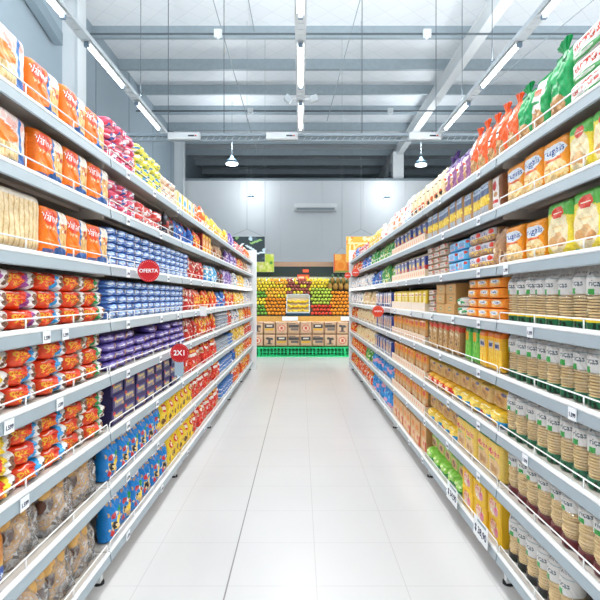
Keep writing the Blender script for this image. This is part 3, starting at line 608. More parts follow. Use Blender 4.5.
for i, (x, y) in enumerate(((2.64, 4.9), (2.64, 7.0), (2.64, 8.3), (-2.58, 5.2), (-2.58, 8.2))):
    tag(link('suspension_cable', MB().tube([(x, y, HL+.1), (x, y, HC-.02)], .006, 5).mesh('suspension_cable', CABLE)), 'thin cable holding the %s ceiling light row, %s' % ('right' if x > 0 else 'left', ('nearest', 'middle', 'farthest', 'nearest', 'farthest')[i]), 'cable', 'light row cables')
# twin spotlights flanking the middle row
for s, nm in ((-1, 'left'), (1, 'right')):
    e = empty('spotlight', (.2*s, 8.0, HL+.06)); tag(e, 'pale flood light head on the %s of the middle light row' % nm, 'flood light', 'flood light heads')
    link('lamp_head', MB().prism([(-.07, -.05), (.07, -.08), (.09, .04), (-.05, .07)], 'y', -.06, .06).mesh('lamp_head', mat('head_grey', '#c9d0d4', .5)), e, (0, 0, 0), (0, -.5*s, 0), (.8, .8, .8))
    link('bracket', MB().tube([(0, 0, 0), (-.16*s, 0, 0)], .012).mesh('bracket', WHITE), e)
# conduits with junction boxes under the purlins
for yy, zz, xs, lb in ((9.9, HC-.9, (-1.6, 2.45), 'nearer'), (14.2, HC-1.3+.15, (-1.4, 2.5), 'farther')):
    z = 1.25+yy*(263 if yy < 11 else 186)/508
    c = link('conduit_pipe', MB().tube([(XW, yy, z), (13.9, yy, z)], .02, 6).mesh('conduit_pipe', CABLE)); tag(c, 'dark conduit pipe running across under the roof, %s one' % lb, 'conduit pipe', 'conduit pipes')
    for i, x in enumerate(xs):
        b = link('junction_box', MB().box(x-.075, yy-.09, z-.085, x+.075, yy-.02, z+.055).tube([(x, yy-.05, z-.085), (x, yy-.05, z-.12)], .03).mesh('junction_box', mat('box_grey', '#cfd6da', .5)))
        tag(b, 'white junction box on the %s %s part of the roof conduit' % (lb, ('left', 'right')[i]), 'junction box', 'junction boxes')
for i, (p, q) in enumerate((((-1.75, 9.85, 7.2), (-1.1, 12.8, 4.9)), ((-1.05, 9.5, 7.2), (-1.0, 11, 7.0)), ((1.22, 9.5, 7.2), (.62, 12, 5.4)), ((5.6, 9.5, 6.9), (3.1, 12.5, 5.2)))):
    tag(link('slack_cable', MB().tube([p, q], .01, 5).mesh('slack_cable', THIN)), 'thin slanting grey cable under the roof, %s from the left' % ords[i], 'cable', 'slanting roof cables')
# pendant lamps
def pendant(px, py, Y, r, lab):
    x = (px-300.6)*Y/508; z = 1.25+(297-py)*Y/508
    e = empty('pendant_lamp', (x, Y, z)); tag(e, lab, 'pendant lamp', 'pendant lamps near the back wall')
    link('lamp_shade', MB().lathe([(r, 0), (r*.97, r*.2), (r*.6, r*.55), (r*.3, r*.8), (r*.22, r*1.1)], 20).mesh('lamp_shade', mat('lamp_enamel', '#5d7f92', .4), True), e)
    link('bulb', MB().lathe([(r*.9, -.05), (r*.92, -.01)], 16).mesh('bulb', mat('lamp_glow', (.9, .97, 1), .4, emit=5)), e)
    link('cord', MB().tube([(0, 0, r), (0, 0, HC-z-.02)], .006, 5).mesh('cord', THIN), e)
    L_ = bpy.data.lights.new('lamp_light', 'POINT'); L_.energy = 14 if Y < 17 else 7; L_.shadow_soft_size = .15; L_.color = (.9, .97, 1); link('lamp_light', L_, e, (0, 0, -.2))
    U_ = bpy.data.lights.new('pendant_ceiling_fill', 'POINT'); U_.energy = 75 if Y < 17 else 26; U_.shadow_soft_size = .2; U_.color = (.93, .97, 1); link('pendant_ceiling_fill', U_, e, (0, 0, r*1.1+.3))  # point light added over the shade to brighten the far ceiling
pendant(232, 163, 15.5, .2, 'dome pendant lamp high above the left rack end')
pendant(421, 164, 15.5, .19, 'dome pendant lamp under the white rafter')
pendant(251, 198, 18.2, .14, 'small pendant lamp above the dark leafy sign')
pendant(387, 199, 18.2, .14, 'small pendant lamp above the right rack')
for i, (x, y) in enumerate(((5.6, 23.0), (6.3, 26.5), (5.2, 29))):
    e = empty('fluorescent_light', (x, y, HL+1.2)); tag(e, 'bluish tube light beyond the back wall, %s away' % ('nearest', 'middle', 'farthest')[i], 'ceiling light', 'tubes beyond the back wall')
    link('glass_tube', MB().tube([(-1.1, 0, 0), (1.1, 0, 0)], .05, 8).mesh('glass_tube', mat('cool_tube_glow', (.75, .93, 1), .4, emit=6), True), e)
    link('reflector', MB().box(-1.15, -.08, .05, 1.15, .08, .09).tube([(-1, 0, .09), (-1, 0, HC-HL-1.22)], .006, 4).tube([(1, 0, .09), (1, 0, HC-HL-1.22)], .006, 4).mesh('reflector', WHITE), e)
# wall air unit
e = empty('air_conditioner', (.55, YW-.14, 4.45)); tag(e, 'long white air conditioner high on the back wall', 'air conditioner')
link('casing', MB().prism([(.14, 0), (.14, .26), (-.08, .26), (-.1, .12), (-.04, 0)], 'x', -.79, .79).mesh('casing', WHITE), e)
link('air_outlet', MB().box(-.7, -.105, .03, .7, -.07, .1).mesh('air_outlet', mat('outlet_grey', '#8d979c', .5)), e)

# ------------------------------------------------------------------ racks
XL = {'L': .82, 'R': .845}; SG = {'L': -1, 'R': 1}
ZS = [1.855, 1.635, 1.388, 1.147, .914, .667, .425, .150]
SN = ['top shelf', 'second shelf', 'third shelf', 'fourth shelf', 'fifth shelf', 'sixth shelf', 'seventh shelf', 'bottom shelf']
YB = [.87, 2.19, 3.51, 4.83, 6.15, 7.47, 8.77]
BAYN = ['nearest bay', 'second bay', 'third bay', 'fourth bay', 'fifth bay', 'farthest bay']
SD = .47
def wire_mesh(n):
    mb = MB(); h = .034; y0, y1 = .012, n-.012; r = .0026
    pts = [(0, y0, .002), (0, y0-.004, .01), (0, y0-.004, h-.008), (0, y0+.004, h), (0, y1-.004, h), (0, y1+.004, h-.008), (0, y1+.004, .01), (0, y1, .002), (0, y0, .002)]
    mb.tube(pts, r, 6)
    k = int(round((y1-y0)/.3))
    for i in range(1, k): y = y0+(y1-y0)*i/k; mb.tube([(0, y, .0), (0, y, h)], r, 6)
    return mb.mesh('wire_guard', WIRE, True)
for sd in 'LR':
    s = SG[sd]; xl = XL[sd]; side = 'left' if sd == 'L' else 'right'
    # end panel
    xa = s*(xl-.055) if sd == 'L' else s*(xl-.005); xb = s*(xl+.52)
    a0, a1 = min(xa, xb), max(xa, xb)
    ep = link('end_panel', MB().box(a0, 8.81, .06, a1, 8.84, 2.06).box(a0, 8.81, 0, a1, 8.86, .06).mesh('end_panel', WHITE)); tag(ep, 'white end panel closing the %s shelving run' % side, 'end panel', 'rack end panels')
    for b in range(6):
        y0, y1 = YB[b]+.004, YB[b+1]-.004; n = y1-y0
        bay = empty('shelving_bay', (s*xl, y0, 0)); tag(bay, 'white steel shelving unit, %s of the %s rack' % (BAYN[b], side), 'shelving unit', 'shelving bays of the %s rack' % side)
        for yy in ((.0, n-.03) if b == 5 else (.0,)):
            o1, o2 = sorted((s*.478, s*.52)); link('upright', MB().box(o1, yy, 0, o2, yy+.03, 2.02).mesh('upright', WHITE), bay)
            o1, o2 = sorted((s*.045, s*.478)); link('foot_beam', MB().box(o1, yy, .04, o2, yy+.03, .098).box(min(s*.045, s*.075), yy, .012, max(s*.045, s*.075), yy+.03, .04).mesh('foot_beam', WHITE), bay)
            link('foot', MB().lathe([(.024, 0), (.024, .012), (.012, .016), (.012, .045)], 12, c=(s*.06, yy+.02, 0)).mesh('foot', DARK), bay)
        o1, o2 = sorted((s*.484, s*.496)); link('back_panel', MB().box(o1, .03, .1, o2, n-.001, 1.9).mesh('back_panel', BACK), bay)
        for zi, z in enumerate(ZS):
            xi = s*SD; lo, hi = min(.012*s, xi-s*.005), max(.012*s, xi-s*.005)
            mb = MB().box(lo, 0, -.008, hi, n, 0)
            mb.box(lo, 0, -.034, lo+.003, n, -.008).box(hi-.003, 0, -.034, hi, n, -.008)
            for q in (.14, .28): c_ = s*q; mb.box(c_-.012, .01, -.022, c_+.012, n-.01, -.008)
            mb.box(min(.03*s, .44*s), 0, -.05, max(.03*s, .44*s), .004, -.008).box(min(.03*s, .44*s), n-.004, -.05, max(.03*s, .44*s), n, -.008)
            r = link('shelf', mb.mesh('shelf', BOARD), bay, (0, 0, z))
            P = [(s*.014, .003), (s*.002, .003), (-s*.001, -.003), (s*.0, -.008), (s*.014, -.010)]
            link('front_edge', MB().prism(P, 'y', 0, n).mesh('front_edge', WHITE), r)
            P = [(s*.012, -.008), (s*.001, -.008), (-s*.004, -.042), (-s*.001, -.046), (s*.012, -.040)]
            link('price_rail', MB().prism(P, 'y', .002, n-.002).mesh('price_rail', RAIL), r)
            if not (sd == 'R' and b in (2,) and zi in (1, 2, 3, 5, 6, 7)) and not (sd == 'R' and b == 1 and zi in (0, 1, 2, 3)):
                link('wire_guard', wire_mesh(n), r, (s*.008, 0, .003))

# ------------------------------------------------------------------ goods placement
CNT = {}; USED = {}
def lev(r, rows): return '' if rows == 1 else (', lowest', ', second up', ', third up', ', fourth up', ', fifth up', ', sixth up')[r]
def ordn(n): return '%d%s' % (n, 'th' if 10 <= n % 100 <= 20 else {1: 'st', 2: 'nd', 3: 'rd'}.get(n % 10, 'th'))
def put(k, sd, zi, y, z, label, group, inset=0., yaw=0., roll=0., pitch=0., near=False, sc=1.):
    s = SG[sd]; x = s*(XL[sd]+.021+k.d/2*sc+inset)
    rz = (PI/2 if sd == 'L' else -PI/2)+yaw
    z += k.w/2*sc*abs(math.sin(roll)); rot = (pitch, roll, rz)
    if k.root == 'empty':
        o = link(k.name, None, None, (x, y, z), rot, (sc,)*3)
        if k.shape == 'bun' and rnd.random() < .5: o.scale = (-sc, sc, sc)
        for p in k.parts: link(p[0], p[1], o, p[2], p[3] if len(p) > 3 else (0, 0, 0))
    else:
        o = link(k.name, k.m[rnd.randrange(len(k.m))], None, (x, y, z), rot, (sc,)*3)
        if near and k.seal:
            for nm, me, lc, rt in k.seal: link(nm, me, o, lc, rt)
        if hasattr(k, 'gather') and rnd.random() < .5: link('gathered_top', k.gather, o, (rnd.uniform(-.01, .01), 0, k.h*.985), (0, rnd.uniform(-.3, .3), 0))
    tag(o, label, k.cat, group); return o
def fill(sd, zi, key, y0, y1, rows=1, inset=0., gap=.003, z0=0., yj=.05, base_row=0, roll=0., drop=0., tot=None, sc=1., dj=.012):
    k = KINDS[key]; mixy = getattr(k, 'mix', False) and k.shape == 'stand'
    if mixy: dj = .035; yj = .16
    lim = [.6, .163, .192, .186, .178, .192, .187, .22][zi]
    if rows == 1 and base_row == 0 and k.h*sc > lim and k.root != 'empty': sc = lim/k.h
    w = k.w*sc+gap; n = max(1, int((y1-y0)/w+.35)); st = (y1-y0)/n
    side = 'left' if sd == 'L' else 'right'; g = '%ss on the %s of the %s rack' % (k.name.replace('_', ' '), SN[zi], side)
    sq = min(1, st/(k.w*sc+.001))
    for i in range(n):
        y = y0+st*(i+.5); ci = CNT.setdefault((k.desc, sd, zi), [0]); ci[0] += 1
        rr = rows
        if drop and rnd.random() < drop: rr -= 1
        for r in range(rr):
            lab = '%s, %s from near end%s, %s rack %s' % (k.desc, ordn(ci[0]), lev(r+base_row, tot or rows), side, SN[zi])
            o = put(k, sd, zi, y+rnd.uniform(-.003, .003), ZS[zi]+.002+z0+r*k.h*sc*.985, lab, g, inset+rnd.uniform(0, dj), rnd.uniform(-yj, yj)+(.42 if k.shape == 'tube' else 0), roll+rnd.uniform(-.01, .01)*(5 if mixy else 1), near=(y < 2.35), sc=sc*(1 if k.shape == 'box' else rnd.uniform(.97, 1.01) if not mixy else rnd.uniform(.86, 1.03)))
            if sq < .98: o.scale = (o.scale[0]*sq, o.scale[1], o.scale[2])
def tray(sd, zi, y0, y1, h=.062, c1='#ead9c2', c2='#e7a07a', lbl='cream'):
    n = int((y1-y0)/.42+.5); st = (y1-y0)/n; s = SG[sd]
    art = A(60, 8, c1); 
    for q in range(6): art.e(.09+q*.165, .5, .035, .28, c2)
    for i in range(n):
        w = st-.006; d = .2
        fm = box_mesh('tray_front', w, h, .004, art, c1, bev=.0008)
        e = empty('display_tray', (s*(XL[sd]+.02), y0+st*(i+.5), ZS[zi]+.001), (0, 0, PI/2 if sd == 'L' else -PI/2))
        tag(e, '%s cardboard display tray, %s along the %s rack %s' % (lbl, ordn(i+1), 'left' if sd == 'L' else 'right', SN[zi]), 'display tray', 'display trays on the right rack')
        link('tray_front', fm, e, (0, .002, 0))
        link('tray_body', MB().box(-w/2, .004, 0, w/2, d, .003).box(-w/2, .004, .003, -w/2+.003, d, h*.9).box(w/2-.003, .004, .003, w/2, d, h*.9).mesh('tray_body', mat('tray_card', '#dcc8aa', .7)), e)

# LEFT rack
L = 'L'
fill(L, 0, 'ladyfinger_white', 1.30, 1.60); fill(L, 0, 'ladyfinger', 1.61, 2.22)
fill(L, 0, 'redwhite', 1.95, 2.22, 3, inset=.13); fill(L, 0, 'pink', 2.23, 2.62, 4, tot=4); fill(L, 0, 'yellowdot', 2.64, 3.10, 4); fill(L, 0, 'cream', 3.11, 3.44, 3)
fill(L, 0, 'brownbox', 3.45, 3.77, 1, inset=.12, z0=.0); fill(L, 0, 'creamcard', 3.50, 4.10); fill(L, 0, 'orangemix', 4.11, 4.50); fill(L, 0, 'yellowmix', 4.50, 5.0); fill(L, 0, 'stripedpack', 4.2, 4.85, 4, inset=.13)
fill(L, 0, 'yellowmix', 5.0, 5.9); fill(L, 0, 'purplemix', 5.9, 6.6); fill(L, 0, 'redwhite', 6.6, 7.6, 2); fill(L, 0, 'orangemix', 7.6, 8.4); fill(L, 0, 'cream', 8.4, 8.74, 2)
fill(L, 1, 'ladyfinger_white', 1.33, 1.61, sc=.92); fill(L, 1, 'ladyfinger', 1.62, 2.24); fill(L, 1, 'pink', 2.26, 2.62, 3); fill(L, 1, 'redwhite', 2.63, 3.10, 2); fill(L, 1, 'darkmix', 3.10, 3.5); fill(L, 1, 'bluemix', 3.5, 4.05); fill(L, 1, 'redyellow', 4.05, 4.35)
fill(L, 1, 'redyellowbox', 4.36, 4.78); fill(L, 1, 'brownmix', 4.8, 5.5); fill(L, 1, 'purplemix', 5.9, 6.7); fill(L, 1, 'redyellow', 6.8, 7.4); fill(L, 1, 'brownmix', 7.4, 8.1); fill(L, 1, 'whitemix', 8.1, 8.74)
fill(L, 2, 'breadstick', 1.36, 1.66); fill(L, 2, 'ladyfinger', 1.67, 2.24); fill(L, 2, 'bluepack', 2.26, 3.85, 5); fill(L, 2, 'redbrown', 3.9, 4.45); fill(L, 2, 'cyandot', 4.45, 5.3); fill(L, 2, 'darkmix', 5.3, 5.6); fill(L, 2, 'purplemix', 5.6, 6.3); fill(L, 2, 'whitemix', 6.35, 7.0); fill(L, 2, 'yellowmix', 7.0, 7.8); fill(L, 2, 'whitemix', 7.8, 8.74)
for key, y0, y1 in (('oro_p', 1.33, 1.50), ('oro_p', 1.505, 1.675), ('oro_b', 1.685, 1.855), ('oro_br', 1.865, 2.03), ('oro_g', 2.035, 2.20)): fill(L, 3, key, y0, y1, 3, dj=.02, yj=.08)
fill(L, 3, 'bluepack', 2.26, 3.7, 5, gap=.004); fill(L, 3, 'redbrown', 3.75, 4.05); fill(L, 3, 'redyellow', 4.05, 5.1); fill(L, 3, 'bluemix', 5.1, 5.8); fill(L, 3, 'redyellow', 5.8, 6.5); fill(L, 3, 'yellowmix', 6.5, 7.6); fill(L, 3, 'whitemix', 7.6, 8.74)
for key, y0, y1 in (('oro_y', 1.33, 1.505), ('oro_b', 1.51, 1.68), ('oro_b', 1.685, 1.855), ('oro_br', 1.865, 2.03), ('oro_g', 2.035, 2.20)):
    fill(L, 4, key, y0, y1, 3, dj=.02, yj=.08)
fill(L, 4, 'purplepack', 2.26, 3.75, 4, yj=.15, drop=.3, dj=.03); fill(L, 4, 'redbrown', 3.8, 4.2); fill(L, 4, 'redyellow', 4.2, 5.2); fill(L, 4, 'silver', 5.2, 5.9, 4); fill(L, 4, 'redbag', 5.9, 6.3, sc=.9); fill(L, 4, 'whitemix', 6.35, 7.1); fill(L, 4, 'yellowmix', 7.1, 7.7); fill(L, 4, 'orangemix', 7.7, 8.74)
for key, y0, y1 in (('oro_y', 1.36, 1.53), ('oro_b', 1.535, 1.70), ('oro_b', 1.705, 1.87), ('oro_br', 1.875, 2.04), ('oro_g', 2.045, 2.20)):
    fill(L, 5, key, y0, y1, 3, dj=.02, yj=.08)
fill(L, 5, 'purplebox', 2.27, 3.48, 3, gap=.006, yj=.03); fill(L, 5, 'cyandot', 3.5, 3.78); fill(L, 5, 'redbag', 3.8, 5.1, sc=.97); fill(L, 5, 'silver', 5.15, 6.0, 3); fill(L, 5, 'bluewhite', 6.0, 6.4, 3); fill(L, 5, 'yellowmix', 6.4, 7.6); fill(L, 5, 'redbag', 7.6, 8.74, sc=.85)
fill(L, 6, 'toast', 1.325, 1.485, sc=.96); fill(L, 6, 'bun', 1.49, 2.17, yj=.08, inset=.004); fill(L, 6, 'bluefruit', 2.24, 3.10, roll=.04); fill(L, 6, 'yellowcookie', 3.11, 4.0, roll=.04); fill(L, 6, 'redbag', 4.0, 5.3); fill(L, 6, 'bluewhite', 5.35, 6.3, 3); fill(L, 6, 'bluemix', 6.3, 6.7); fill(L, 6, 'yellowmix', 6.7, 7.7); fill(L, 6, 'orangemix', 7.7, 8.74)
fill(L, 7, 'bun', 1.35, 2.16, yj=.08, inset=.004); fill(L, 7, 'bluefruit', 2.24, 3.25, roll=.04); fill(L, 7, 'yellowcookie', 3.26, 4.0, roll=.04); fill(L, 7, 'redbag', 4.0, 5.4, sc=1.05); fill(L, 7, 'bluewhite', 5.45, 6.4, 3); fill(L, 7, 'orangemix', 6.4, 7.6); fill(L, 7, 'redyellow', 7.6, 8.74)
# RIGHT rack
R = 'R'
fill(R, 0, 'ricebrick', 1.14, 1.66, 3, gap=.001); fill(R, 0, 'greenbag', 1.67, 1.80, sc=1.05); fill(R, 0, 'greenwhite', 1.81, 1.93); fill(R, 0, 'greenbag', 1.93, 2.05, sc=.9); fill(R, 0, 'orangebag', 2.06, 2.62); fill(R, 0, 'purplebag', 2.63, 3.1); fill(R, 0, 'creambag', 3.1, 4.02)
fill(R, 0, 'whitetall', 4.03, 4.30); fill(R, 0, 'reddot', 4.32, 5.6); fill(R, 0, 'yellowmix', 5.6, 6.6); fill(R, 0, 'redwhite', 6.6, 7.6, 2); fill(R, 0, 'bluemix', 7.7, 8.1); fill(R, 0, 'orangemix', 8.1, 8.74)
fill(R, 1, 'rasta', 1.25, 1.65, sc=.98); fill(R, 1, 'frug', 1.66, 2.17, gap=.012); fill(R, 1, 'whitelabel', 2.2, 2.33); fill(R, 1, 'tallbrown', 2.34, 3.5); tray(R, 1, 3.54, 4.82); fill(R, 1, 'navy', 3.56, 4.8, inset=.01, z0=.004); fill(R, 1, 'greenmix', 4.86, 6.3); fill(R, 1, 'bluemix', 6.3, 7.3); fill(R, 1, 'redyellow', 7.3, 8.0); fill(R, 1, 'orangemix', 8.0, 8.74)
fill(R, 2, 'rasta', 1.28, 1.81, sc=1.02); fill(R, 2, 'frug', 1.82, 2.18, sc=.9); fill(R, 2, 'brownmix', 2.2, 2.31); fill(R, 2, 'susu', 2.32, 2.66, 3); fill(R, 2, 'skybox', 2.67, 3.02, 3); fill(R, 2, 'taupe', 3.03, 3.5, 5)
tray(R, 2, 3.54, 4.82); fill(R, 2, 'navy', 3.56, 4.8, inset=.01, z0=.004); fill(R, 2, 'greenmix', 4.86, 5.5); fill(R, 2, 'bluemix', 5.5, 6.2); fill(R, 2, 'whitemix', 6.2, 8.74)
fill(R, 3, 'tube_d', 1.33, 2.17, gap=-.004, dj=.01, yj=.25); fill(R, 3, 'orangebox', 2.2, 2.67, 4); fill(R, 3, 'whitegreen', 2.69, 2.85, 2); fill(R, 3, 'kraft', 2.86, 3.26, 3, yj=.02); fill(R, 3, 'taupe', 3.27, 3.5, 4)
tray(R, 3, 3.54, 4.82, c2='#e8e0d8'); fill(R, 3, 'yellowpasta', 3.56, 4.8, inset=.01, z0=.004); fill(R, 3, 'navycream', 4.86, 5.9); fill(R, 3, 'creampasta', 5.9, 7.2); fill(R, 3, 'whitemix', 7.2, 8.74)
fill(R, 4, 'tube_e', 1.33, 2.17, gap=-.004, dj=.01, yj=.25); fill(R, 4, 'yellowspag', 2.21, 2.47); fill(R, 4, 'greenspag', 2.49, 2.70, roll=.08); fill(R, 4, 'brownspag', 2.82, 3.48, roll=.2, gap=.012)
tray(R, 4, 3.54, 4.82); fill(R, 4, 'tanpasta', 3.56, 4.8, inset=.01, z0=.004); fill(R, 4, 'navycream', 4.86, 5.9); fill(R, 4, 'creampasta', 5.9, 8.0); fill(R, 4, 'redyellow', 8.0, 8.74)
fill(R, 5, 'tube_f', 1.33, 2.17, gap=-.004, dj=.01, yj=.25); fill(R, 5, 'yellowpillow', 2.21, 2.95, 1, tot=2); fill(R, 5, 'redpillow', 2.95, 3.5, 1, tot=2); fill(R, 5, 'tansquare', 2.21, 3.5, 1, inset=.02, z0=.076, base_row=1, tot=2)
tray(R, 5, 3.54, 4.82); fill(R, 5, 'tanpasta', 3.56, 4.8, inset=.01, z0=.004); fill(R, 5, 'navycream', 4.86, 6.0); fill(R, 5, 'creampasta', 6.0, 8.0); fill(R, 5, 'redyellow', 8.0, 8.74)
fill(R, 6, 'tube_g', 1.36, 2.17, gap=-.004, dj=.01, yj=.25); fill(R, 6, 'tanpink', 2.21, 2.85); fill(R, 6, 'yellowpillow', 2.86, 3.5, 1, tot=2); fill(R, 6, 'tansquare', 2.86, 3.5, 1, inset=.02, z0=.076, base_row=1, tot=2)
tray(R, 6, 3.54, 4.82); fill(R, 6, 'tanpasta', 3.56, 4.8, inset=.01, z0=.004); fill(R, 6, 'bluepink', 4.86, 6.3); fill(R, 6, 'greenmix', 6.3, 6.9); fill(R, 6, 'redyellow', 6.9, 8.74)
fill(R, 7, 'tube_h', 1.66, 2.17, gap=-.004, dj=.01, yj=.25); fill(R, 7, 'yellowbox', 2.2, 2.73, 2, gap=.006); fill(R, 7, 'limepillow', 2.75, 3.5, 1, tot=2); fill(R, 7, 'tangreen', 2.75, 3.5, 1, inset=.03, z0=.082, base_row=1, tot=2)
fill(R, 7, 'tanbox', 3.55, 4.8); fill(R, 7, 'bluepink', 4.86, 6.3); fill(R, 7, 'orangemix', 6.3, 7.8); fill(R, 7, 'redyellow', 7.8, 8.74)

# ------------------------------------------------------------------ price tags and offer signs
def text_mesh(txt, size, m, depth=.0006):
    c = bpy.data.curves.new('lettering', 'FONT'); c.body = txt; c.size = size; c.align_x = 'CENTER'; c.align_y = 'CENTER'; c.extrude = depth; c.offset = size*.02; c.resolution_u = 3
    o = bpy.data.objects.new('t', c); COL.objects.link(o)
    me = bpy.data.meshes.new_from_object(o.evaluated_get(bpy.context.evaluated_depsgraph_get())); me.materials.clear(); me.materials.append(m); me.name = 'lettering'
    bpy.data.objects.remove(o); return me
INK = mat('dark_ink', '#2a3350', .6); WINK = mat('white_ink', '#ffffff', .5)
RED = mat('offer_red', '#d42026', .45); ORG = mat('offer_orange', '#ea4a2a', .45); PAPER = mat('tag_paper', '#eef2f5', .5)
smallt = text_mesh('1.599', .018, INK)
def rot_face(sd): return (PI/2, 0, PI/2 if sd == 'L' else -PI/2)
def small_tag(sd, zi, y, nm):
    s = SG[sd]
    e = link('price_tag', MB().box(-.024, -.0195, 0, .024, .0195, .0012).mesh('price_tag', PAPER), None, (s*(XL[sd]-.005), y, ZS[zi]-.026), rot_face(sd))
    tag(e, 'small white price tag on the %s edge, %s rack, %s' % (SN[zi], 'left' if sd == 'L' else 'right', nm), 'price tag', 'small white price tags')
    link('lettering', smallt, e, (0, -.003, .0013))
q = random.Random(3)
spec = {('L', 3): [1.63, 1.76], ('L', 4): [1.42, 1.72], ('L', 5): [1.5], ('R', 3): [1.86], ('R', 4): [1.57], ('R', 5): [1.9], ('R', 2): [2.08]}
for sd in 'LR':
    for zi in range(8):
        ys = list(spec.get((sd, zi), []))
        y = 2.4
        while y < (8.0 if zi > 1 else 3.4):
            ys.append(y); y += q.uniform(.35, .7)*(1 if y < 4.5 else 1.6)
        for i, y in enumerate(ys): small_tag(sd, zi, y, '%s from near end' % ordn(i+1))
for i, (y, txt, nm) in enumerate(((2.78, '$ 34,90', 'farther'), (2.34, '$ 38,90', 'nearer'))):
    e = link('price_tag', MB().box(-.062, -.036, 0, .062, .036, .0015).mesh('price_tag', PAPER), None, (.845-.015, y, .172), (PI/2-.05, 0, -PI/2), (1.45, 1.3, 1.25))
    tag(e, 'large white price card reading %s on the right bottom shelf' % txt, 'price tag', 'large price cards')
    link('lettering', text_mesh(txt, .034, INK), e, (0, -.006, .0016)); link('header_line', MB().box(-.03, .022, .0015, .045, .031, .0019).mesh('header_line', mat('tag_grey', '#8a98a0', .5)), e)
def disc(x, y, z, r, m, txt, lab, ts):
    e = empty('offer_sign', (x, y, z)); tag(e, lab, 'offer sign', 'round offer signs')
    link('sign_disc', MB().lathe([(r, -.0012), (r, .0012)], 40).mesh('sign_disc', m), e, (0, 0, 0), (PI/2, 0, 0))
    mb = MB()
    for k in range(30):
        t = 2*PI*k/30; mb.lathe([(r*.022, .0012), (r*.022, .002)], 6, c=(r*.87*math.cos(t), r*.87*math.sin(t), 0))
    link('dotted_ring', mb.mesh('dotted_ring', WINK), e, (0, 0, 0), (PI/2, 0, 0))
    if txt: link('lettering', text_mesh(txt, ts, WINK), e, (0, -.0022, 0), (PI/2, 0, 0))
    s = 1 if x > 0 else -1
    link('clip', MB().box(min(s*r*.8, s*(r+.02)), .0015, -.012, max(s*r*.8, s*(r+.02)), .004, .012).mesh('clip', WHITE), e)
disc(-.757, 2.53, 1.38, .055, RED, 'OFERTA', 'round red OFERTA sign clipped to the left third shelf', .0255)
disc(-.755, 3.17, .90, .058, RED, '2X1', 'round red 2X1 sign clipped to the left fifth shelf', .045)
disc(.78, 5.12, 1.105, .058, ORG, 'OFERTA', 'round orange-red sign on the right fourth shelf', .022)
disc(.79, 7.3, 1.60, .055, ORG, 'OFERTA', 'round orange-red sign high near the right rack end', .022)
disc(.76, 8.2, 1.60, .05, ORG, 'OFERTA', 'smaller orange-red sign beyond its twin at the rack end', .02)
e = link('hanging_card', MB().box(-.028, -.001, -.04, .028, .001, .04).mesh('hanging_card', PAPER), None, (-.79, 4.12, 1.135)); tag(e, 'white card hanging from the left fourth shelf edge', 'card')
e = link('hanging_card', MB().box(-.028, -.001, -.06, .028, .001, .06).mesh('hanging_card', mat('pale_blue_card', '#b8d4e6', .5)), None, (-.79, 3.3, .80)); tag(e, 'pale blue card hanging below the 2X1 sign', 'card')

# ------------------------------------------------------------------ produce stand at the end
def P(px, py, Y): return ((px-300.6)*Y/508, Y, 1.25+(297-py)*Y/508)
Y0 = 10.65
st = empty('produce_stand', (0, Y0, 0)); tag(st, 'sloping produce stand with ochre rail at the aisle end', 'produce stand')
link('rail', MB().box(-3.2, .0, .735, 3.2, .05, .845).mesh('rail', WOODY), st)
link('slope_board', MB().prism([(.055, .82), (.95, 1.60), (.95, 1.53), (.055, .74)], 'x', -3.2, 3.2).mesh('slope_board', mat('dark_tray', '#4a3c26', .6)), st)
link('cabinet', MB().box(-3.2, .35, 0, 3.2, .95, .72).mesh('cabinet', mat('stand_dark', '#3a332c', .7)), st)
# plastic crates
def crate_mesh():
    mb = MB(); w, h, d, t = .59, .2, .36, .012
    for (x0, x1, y0, y1) in ((-w/2, w/2, -d/2, -d/2+t), (-w/2, w/2, d/2-t, d/2), (-w/2, -w/2+t, -d/2, d/2), (w/2-t, w/2, -d/2, d/2)):
        mb.box(x0, y0, 0, x1, y1, .022).box(x0, y0, h-.022, x1, y1, h).box(x0, y0, .095, x1, y1, .108)
        L_ = max(x1-x0, y1-y0); n = 8
        for i in range(n+1):
            if x1-x0 > y1-y0: c = x0+(x1-x0)*i/n; mb.box(max(x0, c-.007), y0, .02, min(x1, c+.007), y1, h-.02)
            else: c = y0+(y1-y0)*i/n; mb.box(x0, max(y0, c-.007), .02, x1, min(y1, c+.007), h-.02)
    mb.box(-w/2, -d/2, 0, w/2, d/2, .012)
    return mb.mesh('plastic_crate', GREENP)
cm = crate_mesh()
for i in range(7):
    tag(link('plastic_crate', cm, None, (-1.8+i*.6+.03, Y0+.12, .0)), 'green plastic crate under the paper sacks, %s from left' % ordn(i+1), 'crate', 'green crates on the floor')
sa = []
b = A(26, 26, '#c9a583').r(.15, .5, .85, .8, '#3b3a3c').r(.2, .3, .8, .48, '#d8a62c').r(.3, .62, .7, .72, '#e6dccf').r(0, 0, 1, .05, '#b08c6a'); sa.append(('yellow and black print', b))
b = A(26, 26, '#cda98a').e(.5, .5, .26, .28, '#c8543c').e(.5, .5, .2, .22, '#dcc3a8').r(.42, .4, .58, .6, '#c8543c').r(0, 0, 1, .05, '#b08c6a'); sa.append(('red ring print', b))
b = A(26, 26, '#c6a280').r(.1, .52, .9, .78, '#4a4644').r(.3, .3, .85, .5, '#6b645e').r(.2, .82, .6, .9, '#5b534c'); sa.append(('black lettering print', b))
b = A(26, 26, '#caa786').r(.42, .25, .58, .75, '#4a4644').e(.38, .68, .12, .1, '#4a4644').e(.64, .62, .12, .1, '#4a4644').r(.3, .2, .7, .26, '#4a4644'); sa.append(('black plant print', b))
sm_ = [bag_mesh('paper_sack', .25, .26, .15, x[1], 'brick', q=1+i, amp=.003, mt=CARD) for i, x in enumerate(sa)]
